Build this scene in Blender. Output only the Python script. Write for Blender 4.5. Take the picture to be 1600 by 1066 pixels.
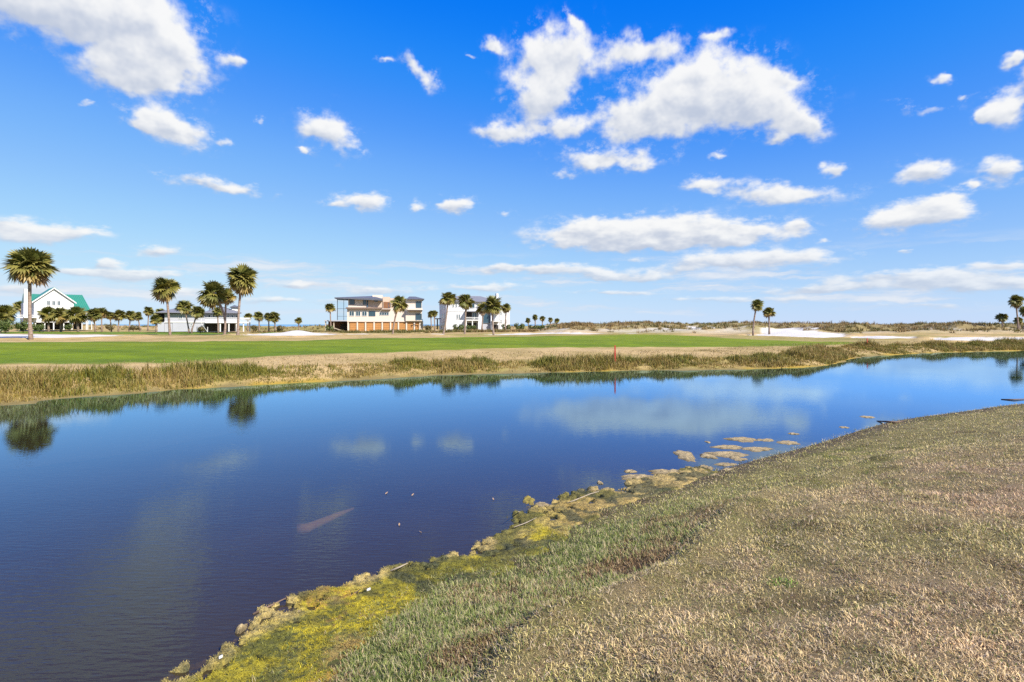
import bpy, bmesh, math, random
import numpy as np
from mathutils import Vector, Matrix, Quaternion

for _o in list(bpy.data.objects):
    bpy.data.objects.remove(_o)
scene = bpy.context.scene
R = math.radians
FPX, HOR, CAMH = 900.0, 507.0, 3.0          # focal length and horizon of the photograph in pixels, eye height above the pond

# ---------------------------------------------------------------- camera
cam_data = bpy.data.cameras.new("camera")
cam = bpy.data.objects.new("camera", cam_data)
scene.collection.objects.link(cam)
cam.location = (0, 0, CAMH)
cam.rotation_euler = (R(90), 0, 0)
cam_data.sensor_width = 36.0
cam_data.lens = 36.0 * FPX / 1600.0
cam_data.shift_y = (HOR - 533.0) / 1600.0
cam_data.clip_start = 0.05
cam_data.clip_end = 60000
scene.camera = cam

# ---------------------------------------------------------------- sun and sky
SUN_AZ, SUN_EL = R(130), R(39)              # clockwise from the viewing direction (+Y)
sun_vec = Vector((math.sin(SUN_AZ) * math.cos(SUN_EL), math.cos(SUN_AZ) * math.cos(SUN_EL), math.sin(SUN_EL)))
sd = bpy.data.lights.new("sun", 'SUN')
sd.energy = 5.0
sd.angle = R(0.53)
sd.color = (1.0, 0.945, 0.86)
sun = bpy.data.objects.new("sun", sd)
sun.rotation_euler = sun_vec.to_track_quat('Z', 'Y').to_euler()
sun.location = (30, -30, 60)
scene.collection.objects.link(sun)

scene.view_settings.view_transform = 'Standard'
scene.view_settings.look = 'None'
scene.view_settings.exposure = 0.72
scene.view_settings.gamma = 1.0
scene.view_settings.use_curve_mapping = False
scene.cycles.use_denoising = False
scene.cycles.max_bounces = 5
scene.cycles.diffuse_bounces = 2
scene.cycles.glossy_bounces = 3
scene.cycles.transparent_max_bounces = 8

# clouds seen in the photograph: centre, half width, half height (pixels of the photograph), tilt, strength
CLOUDS = [
    (120, 10, 190, 62, -6, 1.25), (245, 78, 95, 48, 0, 1.1), (215, 122, 85, 34, 8, 1.0), (60, -40, 200, 50, 0, 1.1),
    (268, 203, 62, 25, 12, 1.0), (225, 190, 34, 14, 10, .7), (345, 289, 90, 11, 5, .85), (517, 210, 46, 30, 20, .9),
    (657, 117, 30, 17, 35, .85), (568, 315, 42, 15, 0, .9), (709, 320, 34, 14, 0, .95), (648, 322, 20, 9, 0, .6),
    (868, 88, 72, 48, 0, 1.1), (845, 150, 58, 40, 0, 1.0), (792, 210, 52, 17, 8, .8), (1010, 72, 62, 24, 5, .8),
    (1090, 140, 105, 58, 0, 1.25), (1180, 165, 95, 42, 8, 1.05), (1262, 196, 42, 22, 20, .85), (1000, 180, 90, 28, 0, .75),
    (955, 247, 86, 17, 2, .95), (860, 200, 60, 16, 4, .6), (1000, 212, 70, 14, 0, .5), (1230, 120, 40, 14, 10, .55), (1120, 52, 34, 11, 0, .5), (1122, 241, 18, 9, 0, .6),
    (1110, 286, 52, 15, 0, .75), (1215, 303, 96, 19, 6, .9), (915, 364, 90, 21, 0, 1.1), (1030, 362, 110, 25, 0, 1.2), (1150, 364, 84, 18, 0, 1.05),
    (1160, 408, 150, 16, 0, 1.05), (1250, 354, 26, 12, 0, .8), (1301, 265, 25, 12, -6, .85), (1430, 272, 42, 20, 5, 1.0),
    (1562, 268, 46, 23, 8, 1.0), (1515, 292, 16, 7, 0, .7), (1425, 338, 82, 26, -2, 1.1), (1475, 322, 36, 16, 0, .7),
    (1572, 168, 46, 24, -8, 1.0), (1580, 92, 24, 10, 0, .8), (1440, 165, 46, 8, 14, .6), (1640, 120, 60, 30, 0, .9),
    (850, 423, 128, 9, 1, .95), (965, 434, 84, 8, 0, .9), (68, 366, 96, 17, -7, 1.05), (0, 352, 40, 12, 0, .8),
    (242, 392, 42, 10, -5, .9), (173, 412, 25, 9, 0, 1.0), (150, 426, 90, 8, -2, .85), (240, 432, 70, 9, -3, .9),
    (1440, 436, 170, 13, 0, 1.0), (1540, 448, 130, 10, 0, .95), (1560, 417, 80, 6, 0, .7), (1290, 452, 110, 7, 0, .75),
    (760, 449, 70, 8, 0, .8), (480, 445, 74, 7, -2, .8), (600, 454, 70, 8, -2, .85), (310, 455, 100, 8, 0, .6), (90, 455, 120, 9, 0, .7),
    (1000, 382, 170, 11, 0, .8),
    (372, 92, 26, 11, -10, .52), (600, 102, 15, 6, 0, .52), (768, 70, 22, 9, 15, .52), (730, 92, 14, 6, 0, .52), (410, 190, 10, 6, 0, .52), (480, 236, 10, 5, 0, .52),
    (790, 334, 15, 6, 0, .52), (985, 407, 16, 5, 0, .52), (1285, 376, 18, 5, 0, .52), (1470, 122, 20, 8, 20, .52), (1504, 149, 11, 6, 0, .52), (1536, 181, 15, 9, 0, .52),
    (890, 28, 22, 10, 40, .52), (350, 224, 14, 7, 0, .52), (1215, 215, 18, 7, 0, .52), (885, 268, 14, 7, 0, .52), (520, 320, 22, 7, 0, .52), (1410, 392, 16, 4, 0, .52), (130, 156, 20, 5, 0, .52),
    (1450, 478, 110, 5, 0, .6), (960, 458, 90, 5, 0, .6), (440, 470, 150, 6, 0, .55), (1150, 468, 160, 6, 0, .5),
]

world = bpy.data.worlds.new("World")
scene.world = world
world.use_nodes = True
world.cycles.sampling_method = 'MANUAL'
world.cycles.sample_map_resolution = 512
def build_sky(nt):
    N, L = nt.nodes, nt.links
    N.clear()
    def nd(t, **k):
        n = N.new(t)
        for a, v in k.items():
            setattr(n, a, v)
        return n
    def put(sock, v):
        if isinstance(v, bpy.types.NodeSocket):
            L.new(v, sock)
        elif v is not None:
            sock.default_value = v
    def m(op, a, b=None, c=None, clamp=False):
        n = nd('ShaderNodeMath', operation=op, use_clamp=clamp)
        put(n.inputs[0], a); put(n.inputs[1], b); put(n.inputs[2], c)
        return n.outputs[0]
    def vm(op, a, b=None, c=None):
        n = nd('ShaderNodeVectorMath', operation=op)
        put(n.inputs[0], a); put(n.inputs[1], b); put(n.inputs[2], c)
        return n.outputs['Value'] if op in ('DOT_PRODUCT', 'LENGTH') else n.outputs[0]
    def noise(vec, scale, detail, rough, out='Fac'):
        n = nd('ShaderNodeTexNoise')
        put(n.inputs['Vector'], vec)
        n.inputs['Scale'].default_value = scale
        n.inputs['Detail'].default_value = detail
        n.inputs['Roughness'].default_value = rough
        return n.outputs[out]
    def smooth(v, lo, hi, a=0.0, b=1.0):
        n = nd('ShaderNodeMapRange', interpolation_type='SMOOTHSTEP')
        put(n.inputs[0], v); put(n.inputs[1], lo); put(n.inputs[2], hi); put(n.inputs[3], a); put(n.inputs[4], b)
        return n.outputs[0]
    def mixc(f, a, b):
        n = nd('ShaderNodeMix', data_type='RGBA')
        put(n.inputs[0], f); put(n.inputs[6], a); put(n.inputs[7], b)
        return n.outputs[2]
    sky = nd('ShaderNodeTexSky', sky_type='NISHITA', sun_disc=False, sun_elevation=SUN_EL, sun_rotation=SUN_AZ,
             altitude=0.0, air_density=1.0, dust_density=0.0, ozone_density=2.0)
    # the photograph's saturated blue: one response curve per channel for the whole sky
    cv = nd('ShaderNodeRGBCurve')
    cv.mapping.extend = 'HORIZONTAL'
    for i, pts in enumerate(SKY_RESPONSE):
        cur = cv.mapping.curves[i]
        cur.points[0].location = pts[0]
        cur.points[1].location = pts[-1]
        for pt in pts[1:-1]:
            cur.points.new(*pt)
    cv.mapping.update()
    L.new(vm('MULTIPLY', sky.outputs[0], (.1, .1, .1)), cv.inputs[1])
    skyc = vm('MULTIPLY', cv.outputs[0], (10, 10, 10))

    co = nd('ShaderNodeTexCoord').outputs['Generated']
    s = nd('ShaderNodeSeparateXYZ'); L.new(co, s.inputs[0])
    az = m('ARCTAN2', s.outputs[0], s.outputs[1])
    el = m('ARCSINE', s.outputs[2])
    c = nd('ShaderNodeCombineXYZ'); L.new(az, c.inputs[0]); L.new(el, c.inputs[1])
    pos = c.outputs[0]
    # noise lives on the direction vector, squeezed vertically towards the horizon as a flat layer would be
    sq = m('DIVIDE', 1.0, m('ADD', m('MAXIMUM', el, 0.0), 0.22))
    c2 = nd('ShaderNodeCombineXYZ'); L.new(az, c2.inputs[0]); L.new(m('MULTIPLY', m('LOGARITHM', m('ADD', m('MAXIMUM', el, 0.0), 0.16), 2.718), 0.62), c2.inputs[1])
    npos = c2.outputs[0]
    w1 = vm('SUBTRACT', noise(npos, 7.0, 3.0, .55, 'Color'), (.5, .5, .5))
    w2 = vm('SUBTRACT', noise(npos, 26.0, 3.0, .6, 'Color'), (.5, .5, .5))
    wamp = m('ADD', m('MULTIPLY', m('MAXIMUM', el, 0.0), 1.0), 0.16)
    c3 = nd('ShaderNodeCombineXYZ'); c3.inputs[0].default_value = 1.0; L.new(wamp, c3.inputs[1])
    warp = vm('ADD', vm('MULTIPLY', w1, (.055, .066, 0)), vm('MULTIPLY', w2, (.042, .060, 0)))
    wpos = vm('ADD', pos, vm('MULTIPLY', warp, c3.outputs[0]))
    acc = None
    for ci, (px, py, rx, ry, rot, st) in enumerate(CLOUDS):
        if ci % 20 == 19:                    # ties the groups together in order, which keeps the shader stack short
            wpos = vm('MULTIPLY_ADD', acc, (1e-9, 1e-9, 1e-9), wpos)
        dx = px - 800.0
        hyp2 = FPX * FPX + dx * dx
        a0 = math.atan2(dx, FPX)
        e0 = math.atan2(HOR - py, math.sqrt(hyp2))
        mp = nd('ShaderNodeMapping', vector_type='TEXTURE')
        L.new(wpos, mp.inputs[0])
        mp.inputs[1].default_value = (a0, e0, -1)
        mp.inputs[2].default_value = (0, 0, R(-rot))
        mp.inputs[3].default_value = (1.08 * rx * FPX / hyp2, 1.12 * ry / math.sqrt(hyp2) * math.cos(e0) ** 2, 1)
        d2 = vm('DOT_PRODUCT', mp.outputs[0], mp.outputs[0])
        w = m('POWER', 0.2, d2)
        if st != 1:
            w = m('MULTIPLY', w, st)
        sc_ = nd('ShaderNodeVectorMath', operation='SCALE')
        L.new(mp.outputs[0], sc_.inputs[0]); L.new(w, sc_.inputs['Scale'])
        acc = vm('ADD', sc_.outputs[0], acc if acc is not None else (0, 0, 1e-5))
    sa = nd('ShaderNodeSeparateXYZ'); L.new(acc, sa.inputs[0])
    E = m('MULTIPLY', sa.outputs[2], 5.0)
    p = m('DIVIDE', sa.outputs[0], sa.outputs[2])
    q = m('DIVIDE', sa.outputs[1], sa.outputs[2])
    # the same kind of scattered cloud goes on round the rest of the sky
    out = m('MAXIMUM', smooth(m('ABSOLUTE', az), .82, 1.05), smooth(el, .52, .70))
    gen = smooth(noise(npos, 3.2, 2.0, .5), .50, .68, 0.0, 1.2)
    E = m('MULTIPLY_ADD', gen, out, E)
    f1 = noise(npos, 19.0, 6.0, .56)
    off = vm('ADD', npos, (.012, .020, 0))
    f2 = noise(off, 19.0, 3.0, .55)
    f1s = noise(npos, 19.0, 3.0, .55)
    dens = m('MULTIPLY_ADD', m('SUBTRACT', f1, .5), 1.9, E)
    D = smooth(dens, .14, .76)
    D = m('MULTIPLY', D, smooth(E, .02, .30))
    # torn wisps round the clouds
    wisp = m('MULTIPLY', smooth(noise(npos, 34.0, 5.0, .68), .50, .78), m('MULTIPLY', smooth(E, .015, .22), .55))
    D = m('MAXIMUM', D, wisp)
    # thin layered cloud low over the sea
    c4 = nd('ShaderNodeCombineXYZ'); L.new(m('MULTIPLY', az, 1.7), c4.inputs[0]); L.new(m('MULTIPLY', el, 17.0), c4.inputs[1])
    band = noise(vm('ADD', c4.outputs[0], vm('MULTIPLY', w2, (.10, .25, 0))), 2.3, 5.0, .58)
    bmask = m('MULTIPLY', smooth(el, .005, .03), smooth(el, .085, .135, 1.0, 0.0))
    bandD = m('MULTIPLY', smooth(band, .47, .66, 0.0, .80), bmask)
    blit = smooth(m('MULTIPLY_ADD', m('SUBTRACT', band, .56), 1.8, .45), .1, .9)
    thick = smooth(dens, .5, 1.5)
    lit = m('MULTIPLY_ADD', q, .56, .65)
    lit = m('MULTIPLY_ADD', p, .10, lit)
    lit = m('MULTIPLY_ADD', m('SUBTRACT', f1s, f2), 1.3, lit)
    lit = m('SUBTRACT', lit, m('MULTIPLY', thick, .10))
    low = smooth(el, .02, .16, 1.0, 0.0)
    lit = m('SUBTRACT', lit, m('MULTIPLY', low, .12))
    lit = smooth(lit, .05, .95)
    ccol = mixc(lit, CLOUD_DARK, CLOUD_LIGHT)
    skyc = mixc(bandD, skyc, mixc(blit, (6.1, 6.8, 8.2, 1), (8.8, 9.0, 9.3, 1)))
    fin = mixc(m('MULTIPLY', D, m('SUBTRACT', .97, m('MULTIPLY', low, .25))), skyc, ccol)
    bg = nd('ShaderNodeBackground'); bg.inputs[1].default_value = SKY_STRENGTH
    L.new(fin, bg.inputs[0])
    wo = nd('ShaderNodeOutputWorld'); L.new(bg.outputs[0], wo.inputs[0])
SKY_STRENGTH = 0.061
SKY_RESPONSE = [
    [(0, 0), (.10, .002), (.125, .02), (.16, .07), (.227, .18), (.40, .37), (.60, .50), (1, .62)],
    [(0, 0), (.174, .19), (.212, .25), (.266, .310), (.366, .445), (.456, .53), (.578, .635), (.75, .73), (1, .80)],
    [(0, 0), (.15, .7), (.31, .90), (.43, .94), (.60, .96), (1, .97)],
]
CLOUD_DARK, CLOUD_LIGHT = (5.4, 6.0, 7.2, 1), (9.6, 9.6, 9.5, 1)
build_sky(world.node_tree)
# ---------------------------------------------------------------- helpers
rng = np.random.default_rng(7)
random.seed(7)
COL = scene.collection

def tag(o, label=None, cat=None, group=None, kind=None):
    for k, v in (("label", label), ("category", cat), ("group", group), ("kind", kind)):
        if v:
            o[k] = v
    return o

def empty(name, loc=(0, 0, 0), rz=0.0):
    o = bpy.data.objects.new(name, None)
    o.empty_display_size = .2
    o.location = loc
    o.rotation_euler = (0, 0, rz)
    COL.objects.link(o)
    return o

def mesh_np(name, verts, faces, col=None, smooth=False):
    """verts (n,3); faces: array (m,3|4) or list of such arrays; col (n,3) point colours"""
    me = bpy.data.meshes.new(name)
    verts = np.asarray(verts, dtype=np.float32)
    if not isinstance(faces, list):
        faces = [faces]
    faces = [np.asarray(f, dtype=np.int32) for f in faces if len(f)]
    loops = np.concatenate([f.ravel() for f in faces])
    tot = np.concatenate([np.full(len(f), f.shape[1], np.int32) for f in faces])
    start = np.concatenate([[0], np.cumsum(tot)[:-1]]).astype(np.int32)
    me.vertices.add(len(verts)); me.vertices.foreach_set("co", verts.ravel())
    me.loops.add(len(loops)); me.loops.foreach_set("vertex_index", loops)
    me.polygons.add(len(tot)); me.polygons.foreach_set("loop_start", start)
    try:
        me.polygons.foreach_set("loop_total", tot)
    except Exception:
        pass
    if col is not None:
        at = me.color_attributes.new("Col", 'FLOAT_COLOR', 'POINT')
        c4 = np.ones((len(verts), 4), np.float32); c4[:, :3] = col
        at.data.foreach_set("color", c4.ravel())
    me.update(calc_edges=True)
    me.validate()
    me.polygons.foreach_set("use_smooth", np.full(len(tot), bool(smooth)))
    return me

def link(name, me, mat=None, parent=None, loc=None):
    o = bpy.data.objects.new(name, me)
    COL.objects.link(o)
    if mat is not None and len(me.materials) == 0:
        me.materials.append(mat)
    if parent is not None:
        o.parent = parent
    if loc is not None:
        o.location = loc
    return o

def _hash(ix, iy, seed):
    h = (ix.astype(np.int64) * 374761393 + iy.astype(np.int64) * 668265263 + seed * 1442695041) & 0xffffffff
    h = ((h ^ (h >> 13)) * 1274126177) & 0xffffffff
    return ((h ^ (h >> 16)) & 0xffff) / 65535.0

def vnoise(x, y, seed=0):
    xi, yi = np.floor(x), np.floor(y)
    fx, fy = x - xi, y - yi
    fx = fx * fx * (3 - 2 * fx); fy = fy * fy * (3 - 2 * fy)
    a, b = _hash(xi, yi, seed), _hash(xi + 1, yi, seed)
    c, d = _hash(xi, yi + 1, seed), _hash(xi + 1, yi + 1, seed)
    return (a * (1 - fx) + b * fx) * (1 - fy) + (c * (1 - fx) + d * fx) * fy

def fbm(x, y, seed=0, octv=4, rough=.5):
    s, amp, tot = 0.0, 1.0, 0.0
    for i in range(octv):
        s = s + vnoise(x * 2 ** i + 17.3 * i, y * 2 ** i - 9.1 * i, seed + i) * amp
        tot += amp; amp *= rough
    return s / tot

def cells(x, y, seed=0):
    """distance to the nearest jittered cell centre and that cell's random number"""
    xi, yi = np.floor(x), np.floor(y)
    best = np.full(x.shape, 9.0); rid = np.zeros(x.shape)
    for dx in (-1, 0, 1):
        for dy in (-1, 0, 1):
            cx, cy = xi + dx, yi + dy
            px = cx + .15 + .7 * _hash(cx, cy, seed); py = cy + .15 + .7 * _hash(cx, cy, seed + 5)
            d = np.hypot(px - x, py - y)
            r = _hash(cx, cy, seed + 9)
            k = d < best
            best = np.where(k, d, best); rid = np.where(k, r, rid)
    return best, rid

def sstep(v, a, b):
    t = np.clip((v - a) / (b - a), 0, 1)
    return t * t * (3 - 2 * t)

def signed_poly(x, y, pts):
    """distance to a polyline, positive on its right-hand side; also the arc position"""
    best = np.full(np.shape(x), 1e9); side = np.ones(np.shape(x)); arc = np.zeros(np.shape(x))
    s0 = 0.0
    for (ax, ay), (bx, by) in zip(pts[:-1], pts[1:]):
        dx, dy = bx - ax, by - ay
        L = math.hypot(dx, dy)
        t = np.clip(((x - ax) * dx + (y - ay) * dy) / (L * L), 0, 1)
        ex, ey = x - (ax + t * dx), y - (ay + t * dy)
        d = np.hypot(ex, ey)
        k = d < best
        best = np.where(k, d, best)
        side = np.where(k, np.where(dx * ey - dy * ex < 0, 1.0, -1.0), side)
        arc = np.where(k, s0 + t * L, arc)
        s0 += L
    return best * side, arc

def inside_sd(x, y, poly):
    """signed distance to a closed polygon, positive inside"""
    best = np.full(np.shape(x), 1e9); ins = np.zeros(np.shape(x), bool)
    n = len(poly)
    for i in range(n):
        (ax, ay), (bx, by) = poly[i], poly[(i + 1) % n]
        dx, dy = bx - ax, by - ay
        t = np.clip(((x - ax) * dx + (y - ay) * dy) / (dx * dx + dy * dy + 1e-9), 0, 1)
        best = np.minimum(best, np.hypot(x - (ax + t * dx), y - (ay + t * dy)))
        cond = ((ay > y) != (by > y)) & (x < (bx - ax) * (y - ay) / (by - ay + 1e-12) + ax)
        ins ^= cond
    return np.where(ins, best, -best)

def smooth_line(pts, n=6):
    """Catmull-Rom through points"""
    P = [np.array(p, float) for p in pts]
    P = [2 * P[0] - P[1]] + P + [2 * P[-1] - P[-2]]
    out = []
    for i in range(1, len(P) - 2):
        for k in range(n):
            t = k / n
            out.append(tuple(.5 * ((2 * P[i]) + (-P[i - 1] + P[i + 1]) * t + (2 * P[i - 1] - 5 * P[i] + 4 * P[i + 1] - P[i + 2]) * t * t
                                   + (-P[i - 1] + 3 * P[i] - 3 * P[i + 1] + P[i + 2]) * t ** 3)))
    out.append(tuple(P[-2]))
    return out

def wpt(px, py, z=0.0):
    Y = FPX * (CAMH - z) / (py - HOR)
    return ((px - 800) / FPX * Y, Y)

# ---------------------------------------------------------------- materials
def nodes(name):
    mt = bpy.data.materials.new(name)
    mt.use_nodes = True
    nt = mt.node_tree
    return mt, nt, nt.nodes['Principled BSDF']

def mat_plain(name, col, rough=.7, var=.12, scale=3.0, bump=0.0, metallic=0.0, spec=.3):
    mt, nt, b = nodes(name)
    b.inputs['Roughness'].default_value = rough
    b.inputs['Metallic'].default_value = metallic
    b.inputs['Specular IOR Level'].default_value = spec
    tc = nt.nodes.new('ShaderNodeTexCoord')
    ns = nt.nodes.new('ShaderNodeTexNoise'); ns.inputs['Scale'].default_value = scale; ns.inputs['Detail'].default_value = 5
    nt.links.new(tc.outputs['Object'], ns.inputs['Vector'])
    mx = nt.nodes.new('ShaderNodeMix'); mx.data_type = 'RGBA'
    mx.inputs[6].default_value = tuple(c * (1 - var) for c in col) + (1,)
    mx.inputs[7].default_value = tuple(min(1, c * (1 + var)) for c in col) + (1,)
    nt.links.new(ns.outputs['Fac'], mx.inputs[0])
    nt.links.new(mx.outputs[2], b.inputs['Base Color'])
    if bump:
        bp = nt.nodes.new('ShaderNodeBump'); bp.inputs['Strength'].default_value = 1; bp.inputs['Distance'].default_value = bump
        nt.links.new(ns.outputs['Fac'], bp.inputs['Height']); nt.links.new(bp.outputs[0], b.inputs['Normal'])
    return mt

def mat_vcol(name, rough=.8, var=.25, scale=4.0, bump=0.0, bscale=20.0, spec=.15, translucent=0.0, stretch=None):
    """colour from the point attribute 'Col' with procedural mottling"""
    mt, nt, b = nodes(name)
    N, L = nt.nodes, nt.links
    b.inputs['Roughness'].default_value = rough
    b.inputs['Specular IOR Level'].default_value = spec
    at = N.new('ShaderNodeAttribute'); at.attribute_name = 'Col'
    geo = N.new('ShaderNodeNewGeometry')
    vec = geo.outputs['Position']
    if stretch:
        mp = N.new('ShaderNodeMapping'); mp.inputs[3].default_value = stretch
        L.new(vec, mp.inputs[0]); vec = mp.outputs[0]
    ns = N.new('ShaderNodeTexNoise'); ns.inputs['Scale'].default_value = scale; ns.inputs['Detail'].default_value = 6; ns.inputs['Roughness'].default_value = .65
    L.new(vec, ns.inputs['Vector'])
    mr = N.new('ShaderNodeMapRange'); mr.inputs[1].default_value = .25; mr.inputs[2].default_value = .75
    mr.inputs[3].default_value = 1 - var; mr.inputs[4].default_value = 1 + var
    L.new(ns.outputs['Fac'], mr.inputs[0])
    vmn = N.new('ShaderNodeVectorMath'); vmn.operation = 'SCALE'
    L.new(at.outputs['Color'], vmn.inputs[0]); L.new(mr.outputs[0], vmn.inputs['Scale'])
    L.new(vmn.outputs[0], b.inputs['Base Color'])
    if bump:
        n2 = N.new('ShaderNodeTexNoise'); n2.inputs['Scale'].default_value = bscale; n2.inputs['Detail'].default_value = 5; n2.inputs['Roughness'].default_value = .7
        L.new(vec, n2.inputs['Vector'])
        bp = N.new('ShaderNodeBump'); bp.inputs['Strength'].default_value = 1.0; bp.inputs['Distance'].default_value = bump
        L.new(n2.outputs['Fac'], bp.inputs['Height']); L.new(bp.outputs[0], b.inputs['Normal'])
    if translucent:
        tr = N.new('ShaderNodeBsdfTranslucent'); L.new(vmn.outputs[0], tr.inputs['Color'])
        ms = N.new('ShaderNodeMixShader'); ms.inputs[0].default_value = translucent
        L.new(b.outputs[0], ms.inputs[1]); L.new(tr.outputs[0], ms.inputs[2])
        L.new(ms.outputs[0], N['Material Output'].inputs[0])
    return mt

M_GROUND = mat_vcol("ground_turf", var=.22, scale=1.3, bump=.03, bscale=9.0, stretch=(1, 1, 1))
M_LAWN = mat_vcol("lawn_thatch", var=.75, scale=95.0, bump=.03, bscale=110.0)
M_SAND = mat_vcol("white_sand", rough=.9, var=.10, scale=.6, bump=.05, bscale=2.2)
M_GRASS = mat_vcol("grass_blade", rough=.6, var=.10, scale=2.0, spec=.25, translucent=.25)
M_LEAF = mat_vcol("palm_leaf", rough=.45, var=.25, scale=3.0, spec=.35, translucent=.2)
M_ALGAE = mat_vcol("algae", rough=.75, var=.45, scale=22.0, bump=.03, bscale=55.0, spec=.3)

# pond water: murky brown body, clear enough near the edge to show what lies under it, mirror by Fresnel
def make_water(name, body, clear, ripple, scale, body_mix):
    mt, nt, b = nodes(name)
    N, L = nt.nodes, nt.links
    N.remove(b)
    geo = N.new('ShaderNodeNewGeometry')
    hs = []
    for sc, st, rot, det in ((scale, (1.0, 3.4, 1), 12, 3.0), (scale * .22, (1.0, 2.0, 1), -8, 2.0)):
        mp = N.new('ShaderNodeMapping'); mp.inputs[3].default_value = st; mp.inputs[2].default_value = (0, 0, R(rot))
        L.new(geo.outputs['Position'], mp.inputs[0])
        ns = N.new('ShaderNodeTexNoise'); ns.inputs['Scale'].default_value = sc; ns.inputs['Detail'].default_value = det
        ns.inputs['Roughness'].default_value = .45
        L.new(mp.outputs[0], ns.inputs['Vector'])
        hs.append(ns.outputs['Fac'])
    # patches of ruffled and calm water
    pn = N.new('ShaderNodeTexNoise'); pn.inputs['Scale'].default_value = .16; pn.inputs['Detail'].default_value = 2
    L.new(geo.outputs['Position'], pn.inputs['Vector'])
    pr = N.new('ShaderNodeMapRange'); pr.inputs[1].default_value = .35; pr.inputs[2].default_value = .65; pr.inputs[3].default_value = .45; pr.inputs[4].default_value = 1.15
    L.new(pn.outputs['Fac'], pr.inputs[0])
    sx_ = N.new('ShaderNodeSeparateXYZ'); L.new(geo.outputs['Position'], sx_.inputs[0])
    ad_ = N.new('ShaderNodeMath'); ad_.operation = 'MULTIPLY_ADD'; ad_.inputs[1].default_value = 9.0
    L.new(pn.outputs['Fac'], ad_.inputs[0]); L.new(sx_.outputs[1], ad_.inputs[2])
    ruf = N.new('ShaderNodeMapRange'); ruf.interpolation_type = 'SMOOTHSTEP'
    ruf.inputs[1].default_value = 7.0; ruf.inputs[2].default_value = 18.0; ruf.inputs[3].default_value = 1.0; ruf.inputs[4].default_value = 0.0
    L.new(ad_.outputs[0], ruf.inputs[0])
    rr_ = N.new('ShaderNodeMapRange'); rr_.inputs[3].default_value = .30; rr_.inputs[4].default_value = 3.0; L.new(ruf.outputs[0], rr_.inputs[0])
    pm_ = N.new('ShaderNodeMath'); pm_.operation = 'MULTIPLY'; L.new(pr.outputs[0], pm_.inputs[0]); L.new(rr_.outputs[0], pm_.inputs[1])
    rg_ = N.new('ShaderNodeMapRange'); rg_.inputs[3].default_value = .012; rg_.inputs[4].default_value = .11; L.new(ruf.outputs[0], rg_.inputs[0])
    b1 = N.new('ShaderNodeBump'); b1.inputs['Distance'].default_value = ripple
    di_ = N.new('ShaderNodeMath'); di_.operation = 'MULTIPLY'; di_.inputs[1].default_value = ripple; L.new(pm_.outputs[0], di_.inputs[0]); L.new(di_.outputs[0], b1.inputs['Distance']); L.new(hs[0], b1.inputs['Height'])
    b2 = N.new('ShaderNodeBump'); b2.inputs['Strength'].default_value = .4
    d2_ = N.new('ShaderNodeMath'); d2_.operation = 'MULTIPLY'; d2_.inputs[1].default_value = ripple * 1.8; L.new(pm_.outputs[0], d2_.inputs[0]); L.new(d2_.outputs[0], b2.inputs['Distance'])
    L.new(hs[1], b2.inputs['Height']); L.new(b1.outputs[0], b2.inputs['Normal'])
    nrm = b2.outputs[0]
    gl = N.new('ShaderNodeBsdfGlossy'); gl.inputs['Roughness'].default_value = .015; gl.inputs['Color'].default_value = (.45, .71, 1, 1)
    L.new(nrm, gl.inputs['Normal']); L.new(rg_.outputs[0], gl.inputs['Roughness'])
    df = N.new('ShaderNodeBsdfDiffuse')
    bn = N.new('ShaderNodeTexNoise'); bn.inputs['Scale'].default_value = .45; bn.inputs['Detail'].default_value = 4
    L.new(geo.outputs['Position'], bn.inputs['Vector'])
    mc = N.new('ShaderNodeMix'); mc.data_type = 'RGBA'
    mc.inputs[6].default_value = tuple(c * .75 for c in body) + (1,); mc.inputs[7].default_value = tuple(c * 1.25 for c in body) + (1,)
    L.new(bn.outputs['Fac'], mc.inputs[0]); L.new(mc.outputs[2], df.inputs['Color'])
    tp = N.new('ShaderNodeBsdfTransparent'); tp.inputs['Color'].default_value = clear + (1,)
    m1 = N.new('ShaderNodeMixShader'); m1.inputs[0].default_value = body_mix
    L.new(tp.outputs[0], m1.inputs[1]); L.new(df.outputs[0], m1.inputs[2])
    fr = N.new('ShaderNodeFresnel'); fr.inputs['IOR'].default_value = 1.333
    L.new(nrm, fr.inputs['Normal'])
    m2 = N.new('ShaderNodeMixShader')
    fb = N.new('ShaderNodeMath'); fb.operation = 'MULTIPLY'; fb.use_clamp = True; fb.inputs[1].default_value = 2.2
    fp = N.new('ShaderNodeMath'); fp.operation = 'POWER'; fp.inputs[1].default_value = 1.35
    L.new(fr.outputs[0], fp.inputs[0]); L.new(fp.outputs[0], fb.inputs[0])
    ib = N.new('ShaderNodeMath'); ib.operation = 'SUBTRACT'; ib.inputs[0].default_value = 1.0; L.new(geo.outputs['Backfacing'], ib.inputs[1])
    fx = N.new('ShaderNodeMath'); fx.operation = 'MULTIPLY'; L.new(fb.outputs[0], fx.inputs[0]); L.new(ib.outputs[0], fx.inputs[1])
    L.new(fx.outputs[0], m2.inputs[0]); L.new(m1.outputs[0], m2.inputs[1]); L.new(gl.outputs[0], m2.inputs[2])
    L.new(m2.outputs[0], N['Material Output'].inputs[0])
    return mt
M_WATER = make_water("pond_water", (.050, .040, .024), (.66, .56, .38), .0026, 5.0, .58)
M_SEA = make_water("sea_water", (.02, .04, .05), (.05, .1, .12), .05, .8, .95)
M_BED = mat_plain("pond_mud", (.05, .037, .026), rough=.9, var=.35, scale=1.2, bump=.03)

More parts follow.
